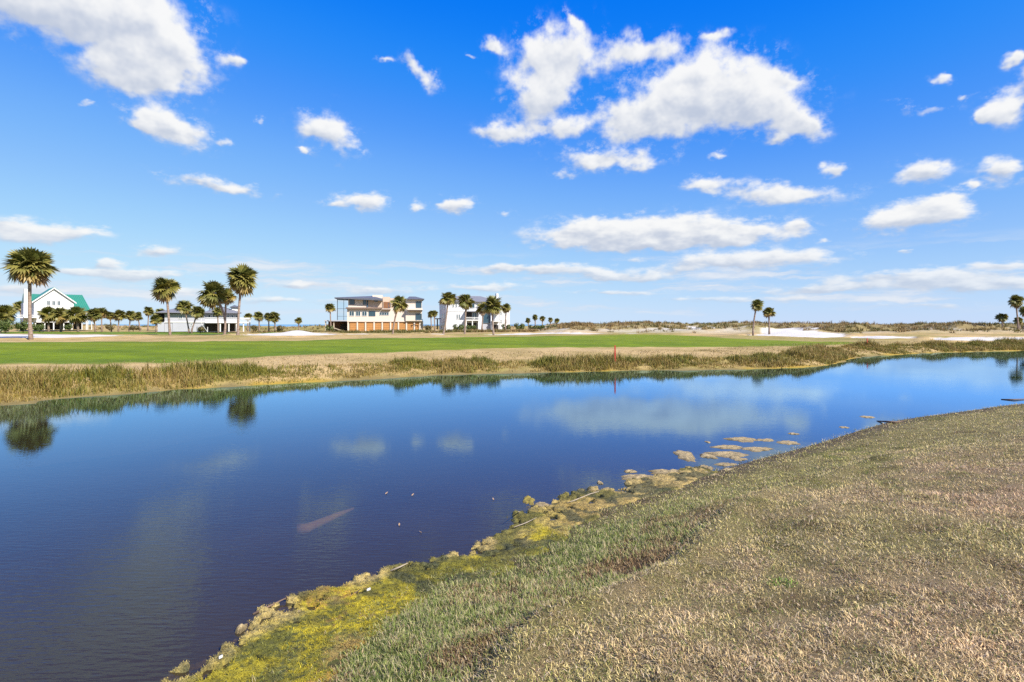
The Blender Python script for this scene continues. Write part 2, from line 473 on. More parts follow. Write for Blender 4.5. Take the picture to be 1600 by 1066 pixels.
# ---------------------------------------------------------------- shorelines, taken from the photograph at water level
far_px = [(0, 634), (60, 628), (130, 621), (200, 617), (260, 611), (330, 607), (400, 603), (500, 597.5), (600, 592), (700, 586.5), (800, 584),
          (900, 582), (1000, 579.7), (1100, 579), (1200, 576.5), (1250, 575), (1298, 571.5), (1320, 566), (1345, 559), (1400, 555), (1470, 551.5), (1600, 548.5)]
FAR = [(-160, -4), (-70, 8), (-36, 16.5)] + [wpt(*p) for p in far_px] + [(90, 76), (150, 92), (400, 130)]
FAR = smooth_line(FAR, 4)
FAR = FAR[::-1]                              # land (larger y) on the right-hand side when walking towards -x
near_px = [(280, 1066), (360, 1010), (450, 965), (560, 915), (640, 885), (730, 868), (800, 835), (880, 795), (960, 770), (1060, 745), (1170, 715),
           (1260, 692), (1340, 668), (1400, 654), (1500, 641), (1600, 629)]
NEAR = [(-14, -30), (-7.5, -8), (-4.9, 1.5)] + [wpt(*p) for p in near_px] + [(31, 26), (60, 35), (140, 50)]
NEAR = smooth_line(NEAR, 4)                  # lawn on the right-hand side when walking away from the camera

def h_far(x, y):
    x = np.asarray(x, float); y = np.asarray(y, float)
    d, _ = signed_poly(x, y, FAR)
    d = d + (fbm(x * .9, y * .9, 3, 3) - .5) * .9
    z = np.interp(d, [-8, -2, 0, .45, 1.1, 3.2, 8, 20, 42, 80], [-1.1, -.5, -.02, .05, .22, .58, .78, 1.0, 1.2, 1.22])
    z = z + (fbm(x * .5, y * .5, 11, 3) - .5) * .12 * sstep(d, .3, 3)
    z = z + (fbm(x * .055, y * .055, 12, 3) - .5) * .55 * sstep(y, 60, 85)
    # dunes towards the beach
    env = sstep(y, 108, 124) * (1 - sstep(y, 215, 262)) * sstep(x - y * .02, 1, 12)
    rid = 1 - np.abs(2 * fbm(x * .045 + 3.1, y * .075, 21, 4) - 1)
    z = z + env * np.clip(rid * 3.6 - 1.75, 0, 2.3) * (.75 + .6 * fbm(x * .02, y * .02, 5, 2))
    envl = sstep(y, 172, 195) * (1 - sstep(y, 225, 262)) * (1 - sstep(x - y * .02, 1, 12))
    z = z + envl * np.clip(fbm(x * .05, y * .06, 22, 3) * 2.6 - .5, 0, 1.6)
    z = z - sstep(y, 255, 300) * 3.4
    return z

def h_near(x, y):
    x = np.asarray(x, float); y = np.asarray(y, float)
    d, arc = signed_poly(x, y, NEAR)
    left = np.interp(d, [-6, -2.0, -.6, 0, .9, 1.25, 1.8, 2.45, 2.75, 5, 9, 16, 30], [-.9, -.55, -.22, -.04, .05, .12, .26, .44, .60, .95, 1.24, 1.42, 1.5])
    right = np.interp(d, [-6, -2.0, -.6, 0, 1.0, 2.0, 4, 7, 11, 18, 30], [-.9, -.5, -.2, -.03, .10, .24, .58, .95, 1.28, 1.48, 1.5])
    w = sstep(y - .30 * x, 7.6, 10.6)
    z = left * (1 - w) + right * w
    lip = np.exp(-((d - 2.85) / .20) ** 2) * .06 * (1 - w)
    z = z + lip * (.4 + 1.2 * fbm(x * 1.7, y * 1.7, 41, 2))
    z = z + (fbm(x * .8, y * .8, 42, 3) - .5) * .10 * sstep(d, .8, 2.5) + (fbm(x * 4, y * 4, 43, 3) - .5) * .05 * sstep(d, .9, 1.6)
    return z

def ray_far(px, py, n=30):
    Y = FPX * (CAMH - 1.0) / (py - HOR)
    for _ in range(n):
        X = (px - 800) / FPX * Y
        z = float(h_far(np.array([X]), np.array([Y]))[0])
        Y = .5 * Y + .5 * min(240, FPX * max(.2, CAMH - z) / (py - HOR))
    return ((px - 800) / FPX * Y, Y)

def flat_far(px, py, z=1.18):
    return wpt(px, py, z)

fair_near = [(-420, 586), (0, 571), (150, 569), (260, 566), (400, 557.5), (500, 552), (600, 548.5), (750, 542.5), (900, 540.8), (1000, 540), (1090, 539), (1200, 536.5), (1290, 533.5), (1350, 531.5)]
fair_far = [(1330, 530), (1250, 529.5), (1184, 528.5), (1119, 525.7), (1053, 523.8), (960, 524.3), (900, 525), (780, 527), (680, 528), (560, 530), (460, 532), (300, 534.3), (100, 535.8), (-420, 537)]
def zf(py):
    return float(np.interp(py, [524, 532, 545, 560, 580], [1.2, 1.18, 1.0, .85, .75]))
FAIRWAY = [wpt(a, b, zf(b)) for a, b in fair_near] + [wpt(a, b, zf(b)) for a, b in fair_far]
GREEN = [wpt(a, b, 1.22) for a, b in [(-250, 523.2), (60, 523), (230, 522.6), (330, 523.2), (420, 522), (432, 520.2), (330, 519.2), (200, 519), (-250, 519)]]
BUNKERS = [
    ("white sand bunker beside the tallest left palm tree", [(-160, 531), (60, 530.8), (130, 530.3), (175, 529), (215, 527.6), (200, 525.8), (120, 524.6), (40, 524), (-160, 523.8)]),
    ("white sand bunker with a sand mound right of the leaning palm pair", [(372, 527.6), (440, 527.2), (500, 526.6), (530, 525), (515, 522.2), (470, 521.4), (440, 520.5), (410, 522.5), (372, 524.6)]),
    ("thin strip of white sand bunker in front of the garage doors", [(530, 525.2), (560, 525.3), (610, 524.6), (606, 523.2), (560, 522.8), (530, 523)]),
    ("thin strip of white sand bunker in front of the white house", [(645, 524.8), (690, 524.9), (722, 524.5), (716, 522.6), (680, 522.4), (645, 522.8)]),
    ("white sand bunker right of the forked palm tree", [(752, 524.4), (800, 524.6), (850, 524), (900, 523.8), (1000, 523.6), (1070, 522.8), (1000, 522.4), (930, 521.6), (880, 521.2), (820, 520.8), (760, 521.6)]),
    ("white sand bunker under the pair of palms on the dunes", [(1160, 524.6), (1215, 525), (1290, 526.2), (1334, 525.6), (1320, 521.6), (1250, 520.2), (1190, 521)]),
    ("narrow white sand bunker behind the far red stake", [(1335, 531.6), (1380, 533), (1436, 532), (1430, 528.6), (1370, 528), (1336, 529)]),
    ("wide white sand bunker behind the reeds at the right edge", [(1454, 536.5), (1520, 536.6), (1700, 537), (1700, 531.5), (1540, 531.2), (1465, 532)]),
]
BUNK = [(lab, [wpt(a, b, .55 if 'right edge' in lab else (.75 if 'far red' in lab else 1.2)) for a, b in p]) for lab, p in BUNKERS]

# ---------------------------------------------------------------- far land: one grid, cut into turf, fairway, sand, shore
NR, NC = 470, 520
Yr = np.exp(np.linspace(math.log(15.0), math.log(330.0), NR))
Uc = np.linspace(-1.7, 1.7, NC)
GX = Yr[:, None] * Uc[None, :]; GY = np.repeat(Yr[:, None], NC, 1)
DF, _ = signed_poly(GX, GY, FAR)
GZ = h_far(GX, GY)
wx = (fbm(GX * .25, GY * .12, 51, 3) - .5) * 3.0; wy = (fbm(GX * .12, GY * .25, 52, 3) - .5) * 4.0
fsd = inside_sd(GX + wx * .5, GY + wy * .5, FAIRWAY)
gsd = inside_sd(GX, GY, GREEN)
bsd = [inside_sd(GX + wx * .6, GY + wy, p) for _, p in BUNK]
bmax = np.max(bsd, axis=0)
GZ = GZ + np.where(bmax > 0, -.10 + .30 * sstep(bmax, 0, 4), .22 * np.exp(-((bmax + 1.2) / 1.2) ** 2)) * sstep(bmax, -4, -2.5)
mound = np.exp(-(((GX - wpt(444, 525, 1.2)[0]) / 2.2) ** 2 + ((GY - wpt(444, 524, 1.2)[1]) / 3.0) ** 2)) * .48
GZ = GZ + mound
dune_env = sstep(GY, 108, 124) * sstep(GX - GY * .02, 1, 12)
n1 = fbm(GX * .35, GY * .35, 61, 4); n2 = fbm(GX * .08, GY * .05, 62, 3); n3 = fbm(GX * 1.6, GY * 1.6, 63, 3)
dune_veg = sstep(fbm(GX * .12, GY * .16, 64, 4) + .30 * (fbm(GX * .5, GY * .5, 65, 3) - .5) + .25 * (GZ - 1.9), .40, .54) * sstep(GY, 110, 118)
def C(*c):
    return np.array(c, float)
tan = C(.43, .30, .13); tan2 = C(.33, .235, .085); olive = C(.17, .165, .03); grn = C(.135, .185, .002); grn2 = C(.10, .145, .002)
sand = C(.57, .53, .47); veg = C(.22, .17, .07); mud = C(.20, .15, .055); ochre = C(.33, .22, .035)
def lerp(a, b, t):
    return a * (1 - t[..., None]) + b * t[..., None]
col = lerp(np.broadcast_to(tan, GX.shape + (3,)), tan2, sstep(n1, .35, .7))
col = lerp(col, olive, .55 * sstep(n2, .42, .62) * sstep(GY, 62, 80))
col = lerp(col, olive, .5 * sstep(n1 * .6 + n3 * .4, .5, .75) * (1 - sstep(DF, 3, 9)))
fm = sstep(fsd + (n3 - .5) * 1.6, -.9, .9)
fcol = lerp(np.broadcast_to(grn, GX.shape + (3,)), grn2, sstep(n1, .3, .75))
fcol = lerp(fcol, C(.17, .20, .006), .5 * sstep(n2, .45, .65))
fcol = lerp(fcol, C(.09, .14, .006), .55 * (1 - sstep(fsd, .5, 5)) * (1 - sstep(GX, -14, -8)))
fcol = fcol * (1 + .055 * np.sign(np.sin((GX * .35 + GY) * .95)))[..., None]
col = lerp(col, fcol, fm)
gm = sstep(gsd, -.6, .6)
col = lerp(col, C(.11, .17, .01), gm)
col = lerp(col, veg, dune_env * sstep(bmax, 0, -3))
sandc = lerp(np.broadcast_to(sand, GX.shape + (3,)), sand * .93, n1)
sand_m = np.maximum(sstep(bmax + (n3 - .5) * .5, -.15, .25), dune_env * (1 - dune_veg) * sstep(GY, 104, 114))
sand_m = np.maximum(sand_m, sstep(mound, .08, .14))
sand_m = np.maximum(sand_m, sstep(GY, 262, 268))
col = lerp(col, sandc, sand_m)
sh = 1 - sstep(DF + (n3 - .5) * .8, .35, 1.0)
col = lerp(col, lerp(np.broadcast_to(ochre, GX.shape + (3,)), mud, sstep(n1, .4, .65)), sh)
col = lerp(col, C(.10, .075, .05), 1 - sstep(GZ, -.12, .0))
idx = np.arange(NR * NC).reshape(NR, NC)
quads = np.stack([idx[:-1, :-1], idx[:-1, 1:], idx[1:, 1:], idx[1:, :-1]], -1).reshape(-1, 4)
VERT = np.stack([GX, GY, GZ], -1).reshape(-1, 3); VCOL = col.reshape(-1, 3)
def fmean(a):
    return a.reshape(-1)[quads].mean(1)
keep = fmean(DF) > -7
zc, fc, gc, bc, dc, dfm = fmean(GZ), fmean(fsd), fmean(gsd), fmean(bmax), fmean(dune_env * (DF > 20)), fmean(DF)
bid = np.argmax(np.stack([b.reshape(-1)[quads[:, 0]] for b in bsd]), 0)
moundm = fmean(mound) > .11
reg = np.zeros(len(quads), int)                           # 0 rough
reg[dc > .5] = 3
reg[fmean(GY) > 264] = 4
reg[fc > 0] = 1
reg[gc > 0] = 2
reg[zc < -.03] = 5
inb = (bc > 0) | moundm
reg[inb] = 10 + np.where(moundm, 1, bid)[inb]
reg[~keep] = -1
def cut(sel, name, mat):
    q = quads[sel]
    if not len(q):
        return None
    u, inv = np.unique(q.ravel(), return_inverse=True)
    return link(name, mesh_np(name, VERT[u], inv.reshape(-1, 4), VCOL[u], smooth=True), mat)
tag(cut(reg == 0, "rough_ground", M_GROUND), kind="structure")
tag(cut(reg == 1, "fairway_ground", M_GROUND), kind="structure")
tag(cut(reg == 2, "green_ground", M_GROUND), kind="structure")
tag(cut(reg == 3, "dune_terrain", M_SAND), kind="structure")
tag(cut(reg == 4, "beach_sand", M_SAND), kind="structure")
tag(cut(reg == 5, "pond_bank_bed", M_GROUND), kind="structure")
for i, (lab, _) in enumerate(BUNK):
    o = cut(reg == 10 + i, "sand_bunker", M_SAND)
    if o:
        tag(o, kind="structure")
        o["label"] = lab

def sheet(name, x0, x1, y0, y1, z, mat):
    me = mesh_np(name, [(x0, y0, z), (x1, y0, z), (x1, y1, z), (x0, y1, z)], np.array([[0, 1, 2, 3]]))
    return tag(link(name, me, mat), kind="structure")
sheet("pond_bed", -200, 260, -60, 140, -1.05, M_BED)
sheet("pond_water", -200, 260, -60, 140, 0.0, M_WATER)
M_FAR = mat_plain("far_turf", (.30, .21, .10), rough=.9, var=.3, scale=.05)
# ground beyond the modelled view, left, right and behind
me = mesh_np("ground", [(-3000, -3000, -1.3), (3000, -3000, -1.3), (3000, 300, -1.3), (-3000, 300, -1.3)], np.array([[0, 1, 2, 3]]))
tag(link("ground", me, M_FAR), kind="structure")
sheet("sea", -30000, 30000, 285, 40000, -.6, M_SEA)
for sgn, nm in ((-1, "left"), (1, "right")):
    xs = np.array([1.7, 1.75, 14.0]) * sgn
    vv, ff = [], []
    ys = np.array([20, 60, 100, 160, 240, 330.0])
    for yy in ys:
        for k, uu in enumerate(xs):
            X = uu * yy
            vv.append((X, yy, float(h_far(np.array([X]), np.array([yy]))[0]) - .02 if k < 2 else 1.0))
    for r_ in range(len(ys) - 1):
        for k in range(2):
            a = r_ * 3 + k
            ff.append((a, a + 1, a + 4, a + 3))
    tag(link("ground_" + nm, mesh_np("ground_" + nm, vv, np.array(ff)), M_FAR), kind="structure")

# ---------------------------------------------------------------- near lawn
xs = np.arange(-9, 36, .09); ys = np.arange(-5, 33, .09)
LX, LY = np.meshgrid(xs, ys)
LD, _ = signed_poly(LX, LY, NEAR)
LZ = h_near(LX, LY)
def lawn_colour(x, y, d):
    n1 = fbm(x * .55, y * .55, 71, 4); n2 = fbm(x * 2.2, y * 2.2, 72, 4); n3 = fbm(x * .16, y * .16, 73, 2)
    straw = C(.79, .565, .29); pink = C(.74, .475, .30); gre = C(.36, .36, .075); brn = C(.28, .165, .08); lime = C(.30, .36, .07)
    c = lerp(np.broadcast_to(straw, np.shape(x) + (3,)), pink, sstep(x - .35 * y + (n1 - .5) * 6, -1, 7) * .6)
    gw = (1 - sstep(d + (n1 - .5) * 7 + n3 * 2, 3.0, 8.0)) * .62 + sstep(n1 * .5 + n2 * .5, .52, .66) * .35
    c = lerp(c, gre, np.clip(gw, 0, 1))
    steep = 1 - sstep(y - .30 * x, 7.6, 10.6)
    slope = (1 - sstep(d, 2.3, 2.9)) * steep * (1 - sstep(y, 7.2, 9.2) * .8)
    sc = lerp(np.broadcast_to(lime, np.shape(x) + (3,)), brn, sstep(n2 * .7 + n1 * .3 + .12 * sstep(d, 1.6, 2.4), .50, .66))
    c = lerp(c, sc, slope * .9)
    c = lerp(c, brn * .8, .5 * sstep(n2, .62, .75))
    return c
lc = lawn_colour(LX, LY, LD) * .42
lc = lerp(lc, C(.09, .065, .04), 1 - sstep(LD, .4, 1.3))
idx = np.arange(LX.size).reshape(LX.shape)
q = np.stack([idx[:-1, :-1], idx[:-1, 1:], idx[1:, 1:], idx[1:, :-1]], -1).reshape(-1, 4)
kd = LD.reshape(-1)[q].mean(1)
LV = np.stack([LX, LY, LZ], -1).reshape(-1, 3)
def cut2(sel, name, mat):
    qq = q[sel]
    u, inv = np.unique(qq.ravel(), return_inverse=True)
    return link(name, mesh_np(name, LV[u], inv.reshape(-1, 4), lc.reshape(-1, 3)[u], smooth=True), mat)
tag(cut2(kd > .15, "lawn_ground", M_LAWN), kind="structure")
tag(cut2((kd <= .15) & (kd > -3), "pond_shallows_bed", M_LAWN), kind="structure")
M_LF = mat_plain("lawn_beyond", (.30, .22, .14), rough=.9, var=.3, scale=.4)
me = mesh_np("lawn_ground_beyond", [(-9, -400, 1.2), (400, -400, 1.2), (400, -4.9, 1.5), (-2, -4.9, 1.2), (35.9, -4.9, 1.5), (400, 60, .6), (140, 48, .1), (60, 32.5, .1), (35.9, 27, .3)],
             [np.array([[0, 1, 2, 3]]), np.array([[2, 5, 4], [5, 6, 4], [6, 7, 4], [7, 8, 4]])])
tag(link("lawn_ground_beyond", me, M_LF), kind="structure")
# ---------------------------------------------------------------- houses
def box_verts(x0, x1, y0, y1, z0, z1):
    return [(x0, y0, z0), (x1, y0, z0), (x1, y1, z0), (x0, y1, z0), (x0, y0, z1), (x1, y0, z1), (x1, y1, z1), (x0, y1, z1)]
BOXF = [(0, 3, 2, 1), (4, 5, 6, 7), (0, 1, 5, 4), (1, 2, 6, 5), (2, 3, 7, 6), (3, 0, 4, 7)]
def boxes_mesh(name, bl):
    vv, ff = [], []
    for b in bl:
        n = len(vv)
        vv += box_verts(*b); ff += [tuple(i + n for i in f) for f in BOXF]
    return mesh_np(name, vv, np.array(ff))
def poly_mesh(name, vv, faces):
    me = bpy.data.meshes.new(name)
    me.from_pydata(vv, [], faces); me.update()
    return me

M_CREAM = mat_plain("cream_stucco", (.62, .53, .44), rough=.85, var=.05, scale=.8)
M_PINK = mat_plain("beige_stucco", (.54, .41, .31), rough=.85, var=.06, scale=.8)
M_WHITE = mat_plain("white_paint", (.62, .61, .59), rough=.6, var=.04, scale=.9)
M_SIDING = mat_plain("white_siding", (.56, .56, .58), rough=.7, var=.05, scale=.7)
M_LGREY = mat_plain("pale_grey_siding", (.36, .36, .39), rough=.75, var=.08, scale=.9)
M_SHADE = mat_plain("opening_shade", (.035, .03, .03), rough=.9, var=.3)  # near-black colour standing in for shade inside openings and under floors
M_ROOFG = mat_plain("green_metal_roof", (.03, .19, .135), rough=.4, var=.06, scale=.5, spec=.5)
M_ROOFD = mat_plain("slate_roof", (.10, .105, .13), rough=.7, var=.2, scale=1.5)
M_SHING = mat_plain("grey_shingle", (.17, .17, .19), rough=.85, var=.2, scale=2.0)
M_BROWN = mat_plain("brown_trim", (.19, .13, .10), rough=.6, var=.15)
M_WOOD = mat_plain("orange_cedar_door", (.42, .205, .07), rough=.55, var=.18, scale=2.0)
M_WOODD = mat_plain("dark_cedar", (.22, .10, .045), rough=.6, var=.25, scale=2.0)
M_STONE = mat_plain("coral_stone", (.45, .37, .27), rough=.9, var=.2, scale=3.0)
M_GLASS = mat_plain("window_glass", (.02, .055, .075), rough=.06, var=.3, scale=.6, spec=.9)
M_FRAMEB = mat_plain("blue_grey_frame", (.05, .10, .15), rough=.5, var=.1)
M_SCREEN = mat_plain("dark_metal", (.06, .06, .07), rough=.5, var=.1, metallic=.3)
def mat_porch_glass():
    mt, nt, b = nodes("porch_screen_glass")
    N, L = nt.nodes, nt.links
    tp = N.new('ShaderNodeBsdfTransparent'); tp.inputs[0].default_value = (.93, .96, .97, 1)
    gl = N.new('ShaderNodeBsdfGlossy'); gl.inputs['Roughness'].default_value = .05
    fr = N.new('ShaderNodeFresnel'); fr.inputs[0].default_value = 1.5
    ms = N.new('ShaderNodeMixShader')
    L.new(fr.outputs[0], ms.inputs[0]); L.new(tp.outputs[0], ms.inputs[1]); L.new(gl.outputs[0], ms.inputs[2])
    L.new(ms.outputs[0], N['Material Output'].inputs[0])
    return mt
M_PORCH = mat_porch_glass()

class House:
    """facade drawn in photograph pixels at distance Y, turned into metres; y grows away from the viewer"""
    def __init__(s, name, label, cat, px0, py0, Y, yaw=0.0, z=None):
        s.s = Y / FPX
        X = (px0 - 800) * s.s
        zb = CAMH - (py0 - HOR) * s.s
        s.px0, s.py0 = px0, py0
        s.root = empty(name, (X, Y, zb), R(yaw))
        tag(s.root, label, cat)
        s.c = 1 / (math.cos(R(yaw)) - X / Y * math.sin(R(yaw)))
    def x(s, px): return (px - s.px0) * s.s * s.c
    def z(s, py): return (s.py0 - py) * s.s
    def b(s, xl, xr, yt, yb, y0, y1):
        return (s.x(xl), s.x(xr), y0, y1, s.z(yb), s.z(yt))
    def part(s, name, mat, bl, parent=None, raw=False):
        me = boxes_mesh(name, [s.b(*t) for t in bl] if not raw else bl)
        return link(name, me, mat, parent or s.root)
    def window(s, xl, xr, yt, yb, y, frame=None, glass=None, mull=1, cross=0, name="window", depth=.10, fw=.09):
        x0, x1, z0, z1 = s.x(xl), s.x(xr), s.z(yb), s.z(yt)
        f = [(x0, x1, y - depth, y + .02, z1 - fw, z1), (x0, x1, y - depth, y + .02, z0, z0 + fw),
             (x0, x0 + fw, y - depth, y + .02, z0 + fw, z1 - fw), (x1 - fw, x1, y - depth, y + .02, z0 + fw, z1 - fw)]
        for k in range(mull):
            xm = x0 + (x1 - x0) * (k + 1) / (mull + 1)
            f.append((xm - fw * .35, xm + fw * .35, y - depth * .8, y + .02, z0 + fw, z1 - fw))
        w = link(name, boxes_mesh(name, f), frame or M_WHITE, s.root)
        link("pane", boxes_mesh("pane", [(x0 + fw * .5, x1 - fw * .5, y - depth * .45, y + .015, z0 + fw * .5, z1 - fw * .5)]), glass or M_GLASS, w)
        return w
    def hip(s, name, mat, x0, x1, y0, y1, ze, zr, inset, th=.15, parent=None):
        """hip roof in metres: eaves rectangle, ridge inset from both ends"""
        ym = (y0 + y1) / 2
        vv = [(x0, y0, ze), (x1, y0, ze), (x1, y1, ze), (x0, y1, ze), (x0, y0, ze + th), (x1, y0, ze + th), (x1, y1, ze + th), (x0, y1, ze + th),
              (x0 + inset, ym, zr), (x1 - inset, ym, zr)]
        ff = [(0, 3, 2, 1), (0, 1, 5, 4), (1, 2, 6, 5), (2, 3, 7, 6), (3, 0, 4, 7), (4, 5, 9, 8), (5, 6, 9), (6, 7, 8, 9), (7, 4, 8)]
        return link(name, poly_mesh(name, vv, ff), mat, parent or s.root)
    def stairs(s, name, mat, pts, y0, y1, n=10, parent=None):
        (xa, za), (xb, zb) = pts
        bl = []
        for k in range(n):
            t0, t1 = k / n, (k + 1) / n
            xx0, xx1 = sorted((xa + (xb - xa) * t0, xa + (xb - xa) * t1))
            zz = za + (zb - za) * t1
            bl.append((xx0, xx1, y0, y1, zz - .12, zz))
        return link(name, boxes_mesh(name, bl), mat, parent or s.root)

# --- modern cream house with cedar garage doors
h = House("modern_house", "cream modern three storey house with orange garage doors and dark flat roofs", "house", 600, 518, 140, yaw=11)
DP = 11.0
h.part("ground_floor_wall", M_STONE, [(543.2, 662, 501.7, 518.6, .35, DP)])
h.part("wall", M_CREAM, [(543, 640, 482.2, 501.6, 0, DP), (544.5, 575, 468.6, 482.1, .2, DP)]); 
h.part("wall", M_PINK, [(575.1, 598, 467.5, 482.1, .35, DP), (598.1, 609, 464, 482.1, .15, DP), (609.1, 634, 466, 482.1, .3, DP)])
h.part("tower_wall", M_CREAM, [(581.4, 597, 460.4, 467.4, 2.2, 7)])
h.part("wing_wall", M_CREAM, [(634.1, 660, 467.5, 501.6, -.5, DP)])
for xl, xr in ((547, 557.6), (560, 569.9), (573, 583.4), (586, 595.8), (598.8, 609.2), (611.4, 621.6), (623.8, 634), (636.7, 646.4), (649.5, 655.4)):
    g = h.part("garage_door", M_WOOD, [(xl, xr, 503.2, 518.3, .20, .42)])
    x0, x1 = h.x(xl), h.x(xr)
    for k in range(5):
        zc_ = h.z(518) + (k + .5) * (h.z(503.4) - h.z(518)) / 5
        link("panel", boxes_mesh("panel", [(x0 + .09, x1 - .09, .165, .205, zc_ - .19, zc_ + .19)]), M_WOOD, g)
for xa in (544.6, 558.7, 571.4, 584.6, 597.3, 610.3, 622.7, 635.4, 648, 656.8):
    h.part("pillar", M_CREAM, [(xa - 1.1, xa + 1.1, 502.4, 518.5, .0, .40)])
h.part("beam", M_CREAM, [(543, 660, 501.2, 503.0, -.12, .34)])
h.part("trim_band", M_BROWN, [(541.6, 597, 480.7, 482.8, -.75, 2), ])
h.part("trim_band", M_BROWN, [(597, 610.5, 483.2, 484.7, -.7, 1.5)])
for w in ((546.2, 554), (556.2, 563.8), (565.7, 573.6)):
    h.window(*w, 486.6, 494.2, 0, mull=1)
h.window(576.3, 586.6, 486.6, 494.2, 0, frame=M_FRAMEB, mull=1)
h.window(592.8, 607.8, 488.2, 493, 0, mull=3)
h.window(616.2, 620.4, 486.8, 489.2, 0, mull=0)
h.window(546.7, 554.4, 468.9, 476.4, .2, frame=M_FRAMEB)
h.window(567.4, 572, 468.9, 476.4, .2, frame=M_FRAMEB, mull=0)
h.part("corner_frame", M_FRAMEB, [(573.2, 574.9, 469, 480.6, .02, .3)])
h.window(584.6, 590.4, 468.2, 471.6, .35, frame=M_FRAMEB)
h.part("niche", M_WOODD, [(599.4, 609.6, 471.8, 481.6, .05, .35)])
h.window(606.4, 610.4, 473.5, 480.8, .1, frame=M_FRAMEB, mull=0)
h.window(650.2, 659.2, 470.8, 481, -.5, frame=M_FRAMEB, mull=2)
h.window(649.8, 659.6, 490, 499.8, -.5, frame=M_FRAMEB, mull=1)
h.part("balcony", M_CREAM, [(636.5, 661, 482.6, 484.6, -1.7, 0)])
h.part("soffit", M_BROWN, [(638, 660.4, 484.7, 486.2, -1.5, 0)])
h.part("railing", M_FRAMEB, [(650, 661, 498.6, 499.3, -1.3, -1.2), (650, 651, 499.3, 502, -1.3, -1.2), (660, 661, 499.3, 502, -1.3, -1.2), (655, 655.6, 499.3, 502, -1.3, -1.2)])
# left roof with its screened porch and the carport below
rf = link("roof", poly_mesh("roof", [(h.x(524.6), -1.2, h.z(467.4)), (h.x(598), -1.2, h.z(470.2)), (h.x(598), 9, h.z(470.2)), (h.x(524.6), 9, h.z(467.4)),
     (h.x(524.6), -1.2, h.z(465.8)), (h.x(598), -1.2, h.z(467.2)), (h.x(580), 3.8, h.z(461.6)), (h.x(576), 9, h.z(461.8)), (h.x(540), 9, h.z(463.6)), (h.x(524.6), 9, h.z(465.8))],
     [(0, 3, 2, 1), (0, 1, 5, 4), (4, 5, 6), (4, 6, 7, 8), (4, 8, 9), (0, 4, 9, 3), (1, 2, 6, 5), (2, 7, 6), (3, 9, 8, 7, 2)]), M_ROOFD, h.root)
link("roof", poly_mesh("roof", [(h.x(636), -1.4, h.z(468)), (h.x(663.6), -1.4, h.z(468)), (h.x(663.6), 9, h.z(468)), (h.x(636), 9, h.z(468)),
     (h.x(636), -1.4, h.z(466.9)), (h.x(663.6), -1.4, h.z(466.9)), (h.x(663.6), 9, h.z(466.9)), (h.x(636), 9, h.z(466.9)), (h.x(640), 3.5, h.z(462)), (h.x(650), 3.5, h.z(462))],
     [(0, 3, 2, 1), (0, 1, 5, 4), (1, 2, 6, 5), (2, 3, 7, 6), (3, 0, 4, 7), (4, 5, 9, 8), (5, 6, 9), (6, 7, 8, 9), (7, 4, 8)]), M_ROOFD, h.root)
h.part("porch_post", M_SCREEN, [(528, 528.9, 467, 500.6, -.4, -.26)])
h.part("porch_post", M_SCREEN, [(535.4, 536, 467, 500.6, 3.6, 3.7)])
h.part("porch_rail", M_SCREEN, [(528, 543, 482.6, 483.1, -.35, -.3)])
h.part("porch_rail", M_SCREEN, [(528, 543, 494.4, 494.8, -.35, -.3)])
h.part("porch_screen", M_PORCH, [(529, 542.8, 468, 500.4, -.33, -.31)])
h.part("porch_deck", M_LGREY, [(509, 543, 500.6, 502.2, -.8, 8)])
h.part("carport_wall", M_WOODD, [(510.6, 542.8, 502.3, 518, 5.0, 5.3)])
h.part("carport_post", M_STONE, [(510, 511.6, 502.3, 518.4, -.4, 0)])
h.part("carport_post", M_STONE, [(522.4, 523.8, 502.3, 518.4, -.4, 0)])
h.part("carport_shade", M_SHADE, [(531, 540, 506, 517.6, 3.2, 4.9)])  # dark block painted as the shade deep inside the carport
h.stairs("stairs", M_STONE, ((h.x(519), h.z(510)), (h.x(541), h.z(517.6))), -1.8, -.6, 12)

# --- white house, seen on its corner
h = House("white_house", "white three storey house with blue shaded side and hipped roof behind palms", "house", 745, 515.4, 150, yaw=18)
h.part("wall", M_SIDING, [(698, 780, 472.2, 516.2, 0, 9.2)])
h.part("wing_wall", M_WHITE, [(780.1, 799, 481.5, 516, .8, 8.6)])
h.part("bay_wall", M_SIDING, [(746, 752, 486, 516, -1.2, -.02), (765.2, 769, 486, 516, -1.2, -.02)])
h.hip("roof", M_SHING, h.x(696.5), h.x(782), -.7, 9.9, h.z(472.1), h.z(461.5), 4.2)
h.hip("roof", M_SHING, h.x(779), h.x(800.5), .2, 9.2, h.z(481.4), h.z(476), 1.2)
h.part("chimney", M_WHITE, [(782, 785.4, 456.8, 481, 3.5, 4.6)])
h.part("cornice", M_WHITE, [(697, 781, 472.2, 473.4, -.22, -.01)])
h.part("belt_course", M_WHITE, [(697.5, 746, 486.2, 487.2, -.12, -.01)])
for xl, xr, yt, yb in ((707, 710, 472.9 + .8, 481.4), (711.8, 714.6, 473.7, 481.4), (713.2, 716, 491, 499.2), (716.6, 719.4, 491, 499.2), (737, 742, 474.5, 482), (756, 762, 474.5, 482), (771, 775, 474.5, 482)):
    h.window(xl, xr, yt, yb, 0, mull=0, fw=.12)
h.part("recess_shade", M_SHADE, [(727.6, 745, 487.4, 499.6, -.02, .3)])  # dark panel on the wall, its colour stands for the recess shade
h.window(737.4, 744.6, 488.4, 498.6, -.03, frame=M_WHITE, mull=1)
h.part("balcony", M_WHITE, [(725, 746, 500, 501.4, -2.0, -.02)])
h.part("railing", M_WHITE, [(725, 746, 496, 496.7, -2.0, -1.92)] + [(725 + k * 1.5, 725.35 + k * 1.5, 496.7, 500, -2.0, -1.92) for k in range(14)])
